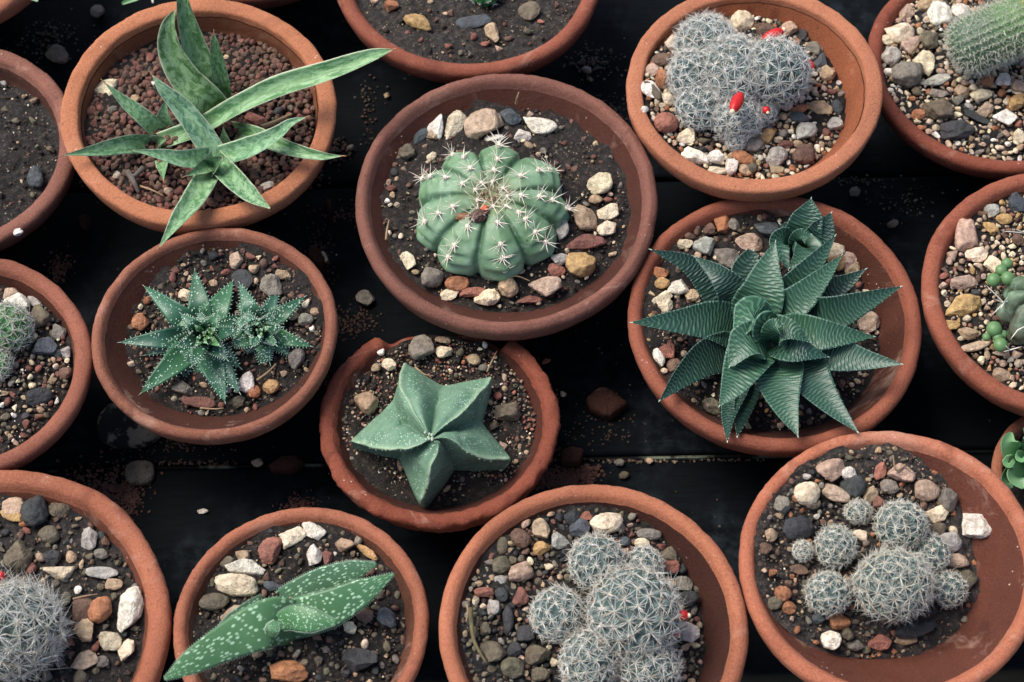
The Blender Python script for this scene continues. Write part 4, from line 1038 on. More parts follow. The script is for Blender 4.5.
# ---- B : ribbed cactus
def plant_B():
    k = 'B'; nrib = 9; ph0 = math.radians(-2)
    c = W(491, 213, -.0035)
    o = thing('ribbed_cactus', 'squat green ribbed cactus with white star-shaped spine clusters', 'cactus', on_soil(k, 492, 214))
    a, hgt = 79*PX, .0135
    warp = lambda a_: .055*np.sin(2*a_+1)+.05*np.sin(3*a_+.4)+.03*np.sin(5*a_)
    def surf(phi, th):  # th 0 at crown .. pi/2 equator ..
        phi, th = np.broadcast_arrays(np.asarray(phi, float), np.asarray(th, float))
        phi_ = phi; phi = phi+warp(phi)
        q = np.abs(np.cos(nrib/2*(phi-ph0)))
        near = smooth(th, .05, .55)
        tri = 1-np.abs(((nrib*(phi-ph0)/(2*np.pi)) % 1)*2-1); tri = 1-tri
        f = 1-near*(.075*(1-tri)+.065*np.exp(-(tri/.13)**2))
        # chins under each areole
        f = f+near*.034*np.cos((th-.42)*2*np.pi/.30)*q**2
        phi = phi_
        r = np.sin(np.clip(th, 0, np.pi/2)) if False else np.sin(th)
        rr = a*f*np.abs(r)**.92
        z = (hgt+.0006*np.sin(phi*4+1)*near)*np.sign(np.cos(th))*np.abs(np.cos(th))**.8*(1-(.06*(1-tri)+.10*np.exp(-(tri/.13)**2))*near)-.0035*np.exp(-(th/.28)**2)
        wob = 1+.02*np.sin(phi*2+1)+.015*np.sin(phi*3)
        return np.stack([c[0]+rr*wob*np.cos(phi), c[1]+rr*wob*np.sin(phi)*1.02, c[2]+z], -1)
    nth, nph = 70, 270
    th = np.linspace(.001, 2.35, nth); ph = np.linspace(0, 2*np.pi, nph, endpoint=False)
    V = surf(ph[None, :], th[:, None])
    q = np.abs(np.cos(nrib/2*(ph-ph0)))
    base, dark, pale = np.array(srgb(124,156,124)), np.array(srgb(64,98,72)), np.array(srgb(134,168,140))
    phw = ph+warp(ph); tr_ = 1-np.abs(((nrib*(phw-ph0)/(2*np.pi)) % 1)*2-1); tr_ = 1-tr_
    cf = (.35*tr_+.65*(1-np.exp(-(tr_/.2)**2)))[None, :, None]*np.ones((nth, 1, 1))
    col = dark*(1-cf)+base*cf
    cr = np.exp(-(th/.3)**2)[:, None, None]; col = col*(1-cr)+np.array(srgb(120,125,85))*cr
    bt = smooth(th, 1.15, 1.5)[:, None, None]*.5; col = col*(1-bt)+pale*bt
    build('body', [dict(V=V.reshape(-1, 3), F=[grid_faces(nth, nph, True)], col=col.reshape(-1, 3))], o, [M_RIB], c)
    rg = np.random.default_rng(4)
    v1, f1 = ICO[2]
    ths = [.20, .42, .68, .98, 1.32]
    for i in range(nrib):
        for j, t in enumerate(ths):
            pa = ph0+i*2*np.pi/nrib; pa = pa-warp(pa-warp(pa))+rg.normal()*.02; tt = t+rg.normal()*.03+(.06 if i % 2 else -.04)*(j > 0)
            p = surf(pa, tt); e = 1e-3
            du, dv = surf(pa+e, tt)-p, surf(pa, tt+e)-p; n = unit(np.cross(dv, du)); n = n if n[2] > 0 or tt > 1.5 else -n
            if j == 0: n = unit(n*.5+np.array([0, 0, 1.]))
            u = unit(np.cross(n, [0.3, 1, 0])); w = np.cross(n, u)
            ns = int(rg.integers(8, 11)) if j else 7
            an = np.linspace(0, 6.28, ns, endpoint=False)+rg.random()*6+rg.normal(size=ns)*.2
            dr = n[None]*rg.uniform(.25, .7, (ns, 1))+u[None]*np.cos(an)[:, None]+w[None]*np.sin(an)[:, None]
            if j: dr = dr+unit(np.array([math.cos(pa), math.sin(pa), 0]))*.15
            Ls = rg.uniform(10, 20, ns)*PX*(1.12 if j == 3 else 1.)
            chs = [spines(np.repeat((p+n*.0006)[None], ns, 0), dr, Ls, .00019, np.array(srgb(232,222,206)), tipcol=np.array(srgb(226,206,190)), bend=rg.normal(size=(ns, 3))*.12)]
            sz = (2.9 if j else 2.2)*PX
            chs.append(dict(V=v1*np.array([1, 1, 1.])*sz*(1+.15*np.sin(v1[:, :1]*9))+p+n*.0003, F=[f1], col=srgb(226,214,196)))
            build('spine_cluster', chs, o, [M_SPINE], p)
    # woolly crown and the dried flower lying on it
    crown = []
    for _ in range(46):
        p = surf(rg.random()*6.28, rg.random()*.2); d = rg.normal(size=3); d[2] = abs(d[2])
        crown.append((p, d))
    build('crown_wool', [spines(np.array([x[0] for x in crown]), np.array([x[1] for x in crown]), rg.uniform(5, 11, 46)*PX, .0003, np.array(srgb(186,160,130))*rg.uniform(.5, 1.2, (46, 1)))], o, [M_SPINE], c)
    chs = []
    for (x, y, rx, ry, ang, cl) in [(478,216,9,7,10,(92,66,58)),(463,217,8,4.6,0,(140,98,70)),(485,209,4,4,0,(190,90,60))]:
        p = W(x, y, c[2]+.0125-(.002 if x < 470 else 0)); V, Fc = ICO[3]
        nz = np.array([mnoise.noise(tuple(v*3+x)) for v in V])
        V = V*(1+.35*nz)[:, None]*np.array([rx, ry, min(rx, ry)*.8])*PX
        chs.append(dict(V=V@rotz(math.radians(ang)).T+p, F=[Fc], col=srgb(*cl)))
    build('dried_flower', chs, o, [M_SKIN], c)
plant_B()

# ---- E : star cactus
def plant_E():
    k = 'E'; s = 3.41; ox, oy = 320, 320
    Z = lambda x, y, z: W(ox+x/s, oy+y/s, z)
    z0 = float(soil_z(k, *on_soil(k, 431, 439)[:2]))
    o = thing('star_cactus', 'five-pointed grey-green star cactus with sharp swirled ridges', 'cactus', np.array([*on_soil(k, 431, 439)[:2], z0]))
    H = .024
    ridges = [[(378,408),(340,350),(300,285),(268,220),(285,152)], [(378,408),(420,372),(480,328),(530,275),(585,205)], [(378,408),(440,412),(500,452),(560,482),(645,482)],
              [(378,408),(405,440),(380,510),(372,560),(350,618)], [(378,408),(330,437),(260,450),(195,446),(110,420)]]
    valley = [[(378,408),(380,370),(396,300),(408,255),(416,222)], [(378,408),(420,385),(470,368),(520,352),(552,345)], [(378,408),(420,425),(438,455),(450,478),(458,494)],
              [(378,408),(350,430),(310,455),(285,460),(268,462)], [(378,408),(330,380),(285,345),(262,310),(248,275)]]
    order = [('r',0),('v',0),('r',1),('v',1),('r',2),('v',2),('r',3),('v',3),('r',4),('v',4)]
    nr, ns = 46, 26
    rho = np.linspace(0, 1, nr)
    def curve(pts, kind):
        P = crom([(x, y, 0) for x, y in pts], nr)[:, :2]
        out = []; jx = sum(map(ord, kind))+len(pts)+pts[-1][0]
        for (x, y), r in zip(P, rho):
            e_ = smooth(r, .1, .4); x += 7*e_*mnoise.noise((r*7, jx, 0)); y += 7*e_*mnoise.noise((r*7, jx, 5))
            if kind == 'r': z = z0+.006+(H-.006)*(1-r**1.7)
            else: z = z0+.003+(H-.004)*(1-min(1, r*1.0)**1.15)-.003*math.sin(math.pi*r)
            out.append(Z(x, y, z))
        return np.array(out)
    cs = [curve((ridges if t == 'r' else valley)[i], t) for t, i in order]
    cols, cc = [], []
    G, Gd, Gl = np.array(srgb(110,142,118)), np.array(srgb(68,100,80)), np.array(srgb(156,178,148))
    m = len(cs)
    for i in range(m):
        a, b = cs[i], cs[(i+1) % m]
        a_r = order[i][0] == 'r'
        for q in range(ns):
            f = q/ns
            g = f if a_r else 1-f                    # 0 on ridge, 1 in valley
            L_ = a*(1-f)+b*f
            # concave flank, crisp raised ridge seam
            zr, zv = (a, b) if a_r else (b, a)
            z = zv[:, 2]+(zr[:, 2]-zv[:, 2])*(1-g)**1.5+np.array([.0009*mnoise.noise((p[0]*160, p[1]*160, 2.)) for p in L_])*rho
            bulge = .0052*np.sin(np.pi*min(1, g*1.02))*np.sin(np.pi*np.clip(rho, 0, 1))**.8
            seam = .0015*math.exp(-(g/.10)**2)*smooth(rho, .02, .12)
            tr = a if a_r else b; tt = unit((tr[-1]-tr[-7])*np.array([1, 1, 0]))
            P = L_.copy()+tt[None]*(.0036*math.sqrt(max(g, 0)*(1-g))*(1-g)**1.5)*(rho**3)[:, None]; P[:, 2] = z+bulge+seam
            cols.append(P)
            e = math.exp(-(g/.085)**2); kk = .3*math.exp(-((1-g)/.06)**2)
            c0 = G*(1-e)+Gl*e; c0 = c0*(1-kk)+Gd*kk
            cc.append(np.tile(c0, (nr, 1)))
    A = np.stack(cols, 1); C = np.stack(cc, 1)          # nr, m*ns, 3
    # body goes round the edge and down into the soil
    ctr = A[0].mean(0)
    side, sc_ = [], []
    for j, (sh, dz) in enumerate([(1.012, -.0012), (1.006, -.003), (.97, -.006), (.88, -.011), (.7, -.018)]):
        E = A[-1].copy(); E[:, :2] = ctr[:2]+(E[:, :2]-ctr[:2])*sh; E[:, 2] = np.minimum(E[:, 2]+dz, E[:, 2]); side.append(E); sc_.append(C[-1]*(.95))
    V = np.concatenate([A, np.stack(side)], 0); CC = np.concatenate([C, np.stack(sc_)], 0)
    nn = V.shape[0]
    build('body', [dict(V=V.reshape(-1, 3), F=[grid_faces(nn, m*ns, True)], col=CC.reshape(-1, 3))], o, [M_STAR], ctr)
    # little woolly areoles along each ridge
    v1, f1 = ICO[1]; vs, fs, n = [], [], 0
    rg = np.random.default_rng(8)
    for i in range(0, m, 2):
        for r in np.linspace(.06, .97, 15):
            p = cs[i][int(r*(nr-1))]+np.array([0, 0, .0010]); vs.append(v1*rg.uniform(.4, 1.0)*.00030+p); fs.append(f1+n); n += len(v1)
    for _ in range(9):
        p = cs[0][0]+np.array([*rg.normal(size=2)*.0009, .001]); vs.append(v1*.0005+p); fs.append(f1+n); n += len(v1)
    build('areoles', [dict(V=np.concatenate(vs), F=[np.concatenate(fs)], col=srgb(170,186,164))], o, [M_SPINE], ctr)
plant_E()

# ---- clustered cacti
def cluster(k, name, label, base, heads, fruits=(), **kw):
    o = thing(name, label, 'cactus', on_soil(k, *base))
    for i, hd in enumerate(heads):
        x, y, r = hd[:3]; ax = hd[3] if len(hd) > 3 else (0, -.05, 1); ell = hd[4] if len(hd) > 4 else .92; lift = hd[5] if len(hd) > 5 else .55
        c = on_soil(k, x, y, r*PX*lift); rr = r*PX*.87
        n = int(np.clip(26+r*1.9, 30, 125))
        args = dict(tub=n, nsp=18, slen=.40 if r > 16 else .52, seed=hash_(k)+i*13); args.update(kw)
        mamm_head(o, c, rr, ax, ell, **args)
    for (x, y, lift, ln, wd, an) in fruits:
        z = float(on_soil(k, x, y)[2])+lift-.002
        fruit(o, x, y, z, ln, wd, an)
    return o
def hash_(k): return ord(k)*7

cluster('C', 'clustered_cactus', 'grey-green bristly cactus cluster with bright red fruits', (735,80),
    [(706,45,36,(-.1,.1,1),.85),(694,76,31,(-.3,-.1,1),.95),(700,106,25,(-.3,-.3,1),.85),(737,118,30,(0,-.4,1),.8),(734,72,40,(0,0,1),.85,.75),(773,73,37,(.55,-.15,1),1.15,.8),(736,140,12,(0,-.4,1),.9),(762,112,17,(.2,-.3,1),.9)],
    [(737,102,.022,33,13,66-180),(772,36,.017,28,13,22),(810,65,.012,17,9,-75),(766,110,.016,9,8,-70)], skin=(92,126,122), spc=(244,244,238), nsp=22)
cluster('H', 'clustered_cactus', 'cluster of spiny round cactus heads with one red fruit at bottom middle', (610,630),
    [(634,614,44,(.25,-.1,1),1.05,.7),(596.5,563,27,(0,.05,1),.95,.6),(644,565,19,(.1,.1,1),.9,.5),(558,615,26,(-.2,-.05,1),.95,.55),(589,662,31,(-.1,-.2,1),.95,.55),(648,668,32,(.1,-.2,1),.9,.5)],
    [(682,615,.019,13,10,-10),(677,634,.014,7,6,-60)], skin=(90,124,120), spc=(240,238,228))
cluster('I', 'clustered_cactus', 'cluster of grey spiny cactus heads in the bowl-like pot', (880,570),
    [(893,585,41,(.2,-.1,1),1.0,.6),(901,526,25,(.1,.1,1),.95,.6),(836,547,22,(-.1,.1,1),.95,.6),(828,593,21,(-.1,-.1,1),.9,.5),(858,512,13,(0,.2,1),.9,.5),(930,553,19,(.3,0,1),.9,.5),(803,551,10,(0,0,1),.9,.5),(948,589,18,(.4,0,1),.9,.45)],
    [], skin=(92,126,122), spc=(236,234,220))
cluster('K', 'bristly_cactus', 'bright green bristly ball cactus cut by the left edge', (5,330),
    [(6,328,27,(.1,-.1,1),.95,.6),(0,364,15,(.1,-.1,1),.9,.5)], [], skin=(66,164,64), spc=(224,224,214), nsp=15, slen=.5)
cluster('L', 'hairy_ball_cactus', 'grey-white hairy ball cactus with a red bud at the bottom left', (10,630),
    [(12,630,47,(.05,-.1,1),1.0,.7)], [(1,576,.022,9,8,120)], skin=(84,112,104), spc=(238,238,230), nsp=26, slen=.36, hairy=.45, tub=110, srad=.00010)
cluster('M', 'small_bristly_cactus', 'tiny dark green cactus with white tufts at the top edge', (487,-2),
    [(486,-7,19,(0,-.1,1),.95,.5)], [], skin=(44,140,52), spc=(226,226,220), nsp=10, slen=.25, tub=34)

# ---- N : furry cylinder cactus lying towards the camera's right
def plant_N():
    k = 'N'
    p0 = on_soil(k, 951, 54, .009); p1 = W(1046, 12, p0[2]+.020)
    o = thing('furry_cactus', 'furry green cylinder cactus with dense white bristles in the top-right pot', 'cactus', on_soil(k, 965, 50))
    ax = unit(p1-p0); Bm = basis(ax); L = np.linalg.norm(p1-p0); r = 30.5*PX
    nz, nph, rib = 90, 160, 24
    t = np.linspace(0, 1, nz); ph = np.linspace(0, 2*np.pi, nph, endpoint=False)
    prof = np.where(t < .22, np.sqrt(np.clip(1-((.22-t)/.22)**2, 0, 1)), np.where(t > .80, np.sqrt(np.clip(1-((t-.80)/.2)**2*.97, 0, 1)), 1.))*r+1e-5
    q = np.abs(np.cos(rib/2*ph))
    rr = prof[:, None]*(1-.03*(1-q**.7)[None, :])
    V = np.stack([rr*np.cos(ph), rr*np.sin(ph), np.broadcast_to((t*L)[:, None], rr.shape)], -1)
    g = np.array(srgb(84,108,84)); g2 = np.array(srgb(100,136,84)); yl = np.array(srgb(188,166,76))
    f = smooth(t, .35, .75)[:, None, None]; f2 = smooth(t, .82, .97)[:, None, None]
    col = (g*(1-f)+g2*f)*(1-f2)+yl*f2
    col = col*(.74+.26*q**.8)[None, :, None]
    W0 = V.reshape(-1, 3)@Bm.T+p0
    b = build('body', [dict(V=W0, F=[grid_faces(nz, nph, True)], col=col.reshape(-1, 3))], o, [M_SKIN], p0)
    rg = np.random.default_rng(31); P, N, tt = [], [], []
    for i in range(rib):
        for j, tq in enumerate(np.linspace(.03, .97, 24)):
            tq = tq+.02*(i % 2); pr = float(np.interp(tq, t, prof)); a = i*2*np.pi/rib
            P.append((pr*math.cos(a), pr*math.sin(a), tq*L)); sl = (np.interp(tq+.02, t, prof)-np.interp(tq-.02, t, prof))/(.04*L)
            N.append(unit((math.cos(a), math.sin(a), -sl))); tt.append(tq)
    P, N, tt = np.array(P), np.array(N), np.array(tt); ns = 7
    PP = np.repeat(P, ns, 0); NN = np.repeat(N, ns, 0); d = NN*.75+rg.normal(size=PP.shape)*.5
    cc = np.array(srgb(218,220,204))*rg.uniform(.7, 1.05, (len(PP), 1)); tr = np.repeat(smooth(tt, .8, .95), ns)[:, None]
    cc = cc*(1-tr)+np.array(srgb(216,184,96))*tr
    ch = [spines(PP@Bm.T+p0, d@Bm.T, rg.uniform(5.0, 12.5, len(PP))*PX, .000085, cc, bend=rg.normal(size=PP.shape)*.25)]
    v0, f0 = ICO[0]
    ch.append(dict(V=((P[:, None]+v0[None]*.00038).reshape(-1, 3))@Bm.T+p0, F=[(np.arange(len(P))[:, None, None]*12+f0[None]).reshape(-1, 3)], col=np.repeat(np.array(srgb(190,196,160))[None]*(1-smooth(tt, .8, .95)[:, None])+np.array(srgb(200,160,70))*smooth(tt, .8, .95)[:, None], 12, 0)))
    s = build('bristles', ch, b, [M_SPINE], p0); tag(s, kind='stuff')
plant_N()

# ---- O : grey wrinkled cactus with long white spines, and sedum beads
def plant_O():
    k = 'O'
    c = on_soil(k, 1034, 312, .006)
    o = thing('wrinkled_cactus', 'grey-green lobed cactus with long white spines cut by the right edge', 'cactus', on_soil(k, 1026, 303))
    nth, nph, nr = 50, 200, 7
    th = np.linspace(.001, 2.4, nth)[:, None]; ph = np.linspace(0, 2*np.pi, nph, endpoint=False)[None, :]
    q = np.abs(np.cos(nr/2*(ph-.3)+.45*np.sin(th*3)))
    f = 1-.30*(1-q**.6)*smooth(th, .1, .7)+.05*np.sin(th*9+ph*2)
    a = 36*PX
    V = np.stack([c[0]+a*f*np.sin(th)*np.cos(ph), c[1]+a*f*np.sin(th)*np.sin(ph)*1.1, c[2]+.012*np.cos(th)*(1-.25*(1-q**.6))], -1)
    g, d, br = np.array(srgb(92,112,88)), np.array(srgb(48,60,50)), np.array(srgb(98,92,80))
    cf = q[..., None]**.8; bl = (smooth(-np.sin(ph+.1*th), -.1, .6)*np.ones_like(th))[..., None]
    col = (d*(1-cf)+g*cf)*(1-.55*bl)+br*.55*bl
    build('body', [dict(V=V.reshape(-1, 3), F=[grid_faces(nth, nph, True)], col=col.reshape(-1, 3))], o, [M_RIB], c)
    rg = np.random.default_rng(77)
    for (x, y, dz, tg) in [(1004,303,.004,[(985,284),(994,299),(991,316),(1008,296),(1022,294),(1000,310)]),(1010,350,.0,[(1003,352),(1024,346),(1005,345)]),(1026,233,.0,[(1001,231),(1015,229)]),(1018,330,.006,[(1030,324),(1010,340)])]:
        p = on_soil(k, x, y, .008+dz)
        tips = [W(a_, b_, p[2]+.003+.002*rg.random()) for a_, b_ in tg]
        dr = np.array([t-p for t in tips])
        build('spine_cluster', [spines(np.repeat(p[None], len(dr), 0), dr, np.linalg.norm(dr, axis=1), .00030, np.array(srgb(228,224,212)))], o, [M_SPINE], p)
    for lab, balls in (('upper bunch of three bright green sedum beads beside the wrinkled cactus', [(228,310,22),(272,305,22),(252,280,19),(270,259,18)]),
                       ('lower bunch of bright green sedum beads beside the wrinkled cactus', [(230,462,24),(250,511,22),(241,488,16),(206,487,13),(258,478,13)])):
        x0, y0 = 920+balls[0][0]/3.1, 180+balls[0][1]/3.1
        t = thing('sedum_sprig', lab, 'succulent', on_soil(k, x0, y0), 'sedum sprigs in the sedum-bead pot')
        for x, y, r in balls:
            rr = r/3.1*PX; p = on_soil(k, 920+x/3.1, 180+y/3.1, rr+.006)
            V, Fc = ICO[3]
            build('bead_leaf', [dict(V=V*np.array([1, 1.05, .9])*rr+p, F=[Fc], col=tuple(np.array(srgb(98,138,84))*.85+.015))], t, [M_LEAF], p)
plant_O()

# ---- P : small rosette ; corner plants
def ovate(o, P, w, tint, thick=.22, chan=.16, roll=0):
    ch, sm = leaf(np.array(P), np.array(w)*PX, chan, thick, roll, 36, 12, tint)
    build('leaf', [ch], o, [M_LEAF], P[0])
def plant_P():
    s = 6.2; ox, oy = 960, 390
    o = thing('smooth_rosette', 'pale green smooth-leaved rosette in the small low pot at right', 'succulent', W(1022, 465, FIT['P'][3]-.006))
    zb = -2.6
    for pts, w, tint, roll in [
        ([(400,430,zb),(335,400,zb+1.0),(300,330,zb+1.6),(318,262,zb+1.7)], [13,23,25,17,3], (112,166,112), -10),
        ([(400,440,zb),(340,440,zb+1.4),(300,450,zb+1.9),(330,470,zb+1.9)], [10,17,16,4], (104,160,104), 20),
        ([(400,440,zb),(370,410,zb+1.6),(375,420,zb+2.2),(400,440,zb+2.4)], [9,12,12,6], (92,152,96), 0),
        ([(395,450,zb),(350,510,zb+1.0),(350,550,zb+1.3),(395,610,zb+1.3)], [13,22,22,4], (112,164,112), 15),
        ([(400,450,zb-.2),(310,520,zb+.2),(290,570,zb+.5),(320,610,zb+.5)], [13,20,16,4], (60,104,72), 15),
        ([(420,420,zb),(440,340,zb+1.0),(440,270,zb+1.5),(400,230,zb+1.6)], [13,22,20,4], (70,120,84), 0),
        ([(420,450,zb),(500,460,zb+1.0),(560,480,zb+1.5),(600,520,zb+1.6)], [13,24,22,4], (100,156,104), 0)]:
        ovate(o, zl(ox, oy, s, pts), w, tint, roll=roll)
plant_P()
def plant_top():
    k = 'Q'; o = thing('leafy_succulent', 'green-leaved plant peeking in at the top-left corner', 'succulent', W(12, -30, FIT[k][3]-.008))
    for pts, w in [([(10,-30,-.5),(22,-10,.4),(38,1,.6)], [8,12,3]), ([(10,-34,-.5),(0,-14,.5),(-10,-4,.6)], [8,12,3]), ([(14,-36,-.5),(30,-45,.6),(46,-52,.8)], [8,12,3])]:
        ovate(o, [W(x, y, z*.01) for x, y, z in pts], w, (112,150,116))
    k = 'R'; b = W(165, -62, FIT[k][3]-.012)
    o = thing('leafy_succulent', 'plant with a rounded green leaf hanging in at the top edge above the banded succulent', 'succulent', b)
    for pts, w, tint in [([(165,-62,-2.),(150,-30,-.2),(142,-8,.2),(122,4,.0)], [4,10,13,11,3], (62,128,66)), ([(165,-62,-2.),(155,-30,.2),(150,-12,.2),(153,3,.2)], [3,4,5,2], (170,166,160)), ([(165,-62,-2.),(185,-70,.2),(215,-72,.6)], [6,13,3], (62,128,66))]:
        ovate(o, [W(x, y, z*.01) for x, y, z in pts], w, tint)
plant_top()

# ------------------------------------------------------------------ bench, ground, debris
def box(x0, x1, y0, y1, z0, z1, nx=2, bev=.0012):
    """long board with rounded upper edges"""
    prof = [(y0, z0), (y0, z1-bev*1.5), (y0+bev*.4, z1-bev*.4), (y0+bev*1.5, z1), (y1-bev*1.5, z1), (y1-bev*.4, z1-bev*.4), (y1, z1-bev*1.5), (y1, z0)]
    xs = np.linspace(x0, x1, nx)
    V = np.array([[x, y, z] for x in xs for y, z in prof]); n = len(prof)
    return dict(V=V, F=[grid_faces(nx, n, True), np.array([list(range(n))[::-1], [(nx-1)*n+i for i in range(n)]])])
ys = [W(512, y, BENCH)[1] for y in (679, 459, 181)]
front = ys[0]
bounds = [front, ys[1], ys[2], ys[2]+.098, ys[2]+.196, ys[2]+.294]
bench = thing('slatted_bench', 'black painted slatted wooden bench under all the pots', 'bench', np.array([0, .05, -.55]))
for i in range(5):
    y0, y1 = bounds[i]+.0011, bounds[i+1]-.0011
    if i == 0: y0 = bounds[0]
    build('slat', [box(-.62, .62, y0, y1, BENCH-.02, BENCH-(0 if i != 2 else .0006), 40)], bench, [M_PAINT], np.array([0, (y0+y1)/2, BENCH-.01]))
pt = NT('pale_batten'); pv = pt.coord((1, 1, 1)); pn = pt.noise(pv, 34, 4, .7)
M_PALE = pt.done(pt.ramp(pn, [(.53, (.006, .007, .008)), (.60, srgb(120,128,112))]), .8, .2)
for y in bounds[1:2]:
    build('crack_strip', [box(-.62, .62, y-.001, y+.001, BENCH-.02, BENCH-.0016, 4)], bench, [M_PALE], np.array([0, y, BENCH-.02]))
for x in (-.55, .55):
    for y in (front+.03, .40):
        V = np.array([[x+a, y+b, z] for a, b in ((-.02, -.02), (.02, -.02), (.02, .02), (-.02, .02)) for z in (-.55, BENCH-.02)])
        build('leg', [dict(V=V, F=[np.array([[0, 2, 3, 1], [2, 4, 5, 3], [4, 6, 7, 5], [6, 0, 1, 7], [1, 3, 5, 7], [0, 6, 4, 2]])])], bench, [M_PAINT], np.array([x, y, -.3]), smooth=False)
gt = NT('gravel_ground'); gv = gt.coord(); ga = gt.rng(gt.sep(gt.voro(gv, 90, out='Color'))[0], 0, 1, .2, .8); gn = gt.noise(gv, 40, 6, .7)
gc = gt.mix(.5, gt.ramp(gn, [(.3, srgb(120,112,96)), (.7, srgb(205,196,176))]), ga, 'SOFT_LIGHT'); gt.bump(gt.voro(gv, 90), .6, .004)
M_GROUND = gt.done(gc, .9, .2)
g = 3.0
gnd = build('ground', [dict(V=np.array([[-g, -g, -.55], [g, -g, -.55], [g, g, -.55], [-g, g, -.55]]), F=[np.array([[0, 1, 2, 3]])])], None, [M_GROUND])
tag(gnd, 'pale gravel ground below the front edge of the bench', 'ground', None, 'structure')

def shard(px, py, w, h, ang, lab, dark=1.):
    r = np.random.default_rng(int(px)); p = W(px, py, BENCH+.0032)
    n = 7; an = np.sort(np.linspace(0, 6.28, n, endpoint=False)+r.normal(size=n)*.25); rad = r.uniform(.78, 1.08, n)
    th = np.linspace(0, 2*np.pi, 56, endpoint=False)
    pts = np.column_stack([np.cos(an)*rad, np.sin(an)*rad]); pts = np.vstack([pts, pts[:1]])
    seg = np.linspace(0, n, 56, endpoint=False); ii = seg.astype(int); f = (seg-ii)[:, None]
    out = pts[ii]*(1-f)+pts[ii+1]*f
    out = out*(1+.05*np.array([mnoise.noise((a*4, b*4, px)) for a, b in out]))[:, None]
    V = []
    for sc_, z in ((.97, -.003), (1., -.001), (.99, .0012), (.94, .0024), (.6, .0028), (.25, .0030), (.02, .003)):
        xy = out*sc_*np.array([w/2, h/2*1.15])*PX*1.06; zz = z+.0006*np.array([mnoise.noise((a*9, b*9, px)) for a, b in out*sc_])
        V.append(np.column_stack([xy, zz]))
    V = np.concatenate(V)
    V[:, 2] -= (V[:, 0]**2)*9
    V = V@rotz(math.radians(ang)).T
    o = build('clay_shard', [dict(V=V+p, F=[grid_faces(7, 56, True), np.array([list(range(56))[::-1]])])], None, [M_SHARD], p)
    tag(o, lab, 'pot shard', 'broken clay shards on the bench')
shard(606, 404, 44, 30, -6, 'large dim terracotta shard on the bench between the broken and striped pots')
shard(572, 457, 27, 16, 8, 'brick-red clay shard on the bench crack right of the broken pot')
shard(287, 464, 36, 15, 12, 'elongated brick-red clay shard on the bench crack left of the broken pot')
shard(329, 206, 6, 15, 20, 'thin terracotta sliver on the bench below the thin banded leaf tip')
shard(317, 258, 14, 24, 30, 'small red-brown clay chip beside the rosette pot')
shard(85, 222, 14, 12, 30, 'dim square clay chip on the bench under the banded succulent pot')

def disc(px, py, w, h, lab, name, cat, mat, th=.0025):
    p = W(px, py, BENCH+th*.5); V, Fc = ICO[4]
    V = np.sign(V)*np.abs(V)**.75
    V = V*np.array([w/2*PX*1.06, h/2*PX*1.25, th]); V = V*(1+.06*np.array([mnoise.noise(tuple(v*160)) for v in V]))[:, None]
    o = build(name, [dict(V=V+p, F=[Fc], col=srgb(96,90,82))], None, [mat], p); tag(o, lab, cat)
disc(140, 473, 29, 22, 'flat round dull grey stone on the bench above the hairy cactus pot', 'flat_stone', 'stone', M_STONE)
lt = NT('flaking_dish'); lv = lt.coord(); ln_ = lt.noise(lv, 110, 5, .65)
M_DISH = lt.done(lt.ramp(ln_, [(.50, (.008, .009, .011)), (.56, srgb(118,112,100))]), .8, .3)
disc(131, 424, 66, 44, 'dark round dish with flaking grey paint half under the white-dotted rosette pot', 'flaking_dish', 'dish', M_DISH, .004)

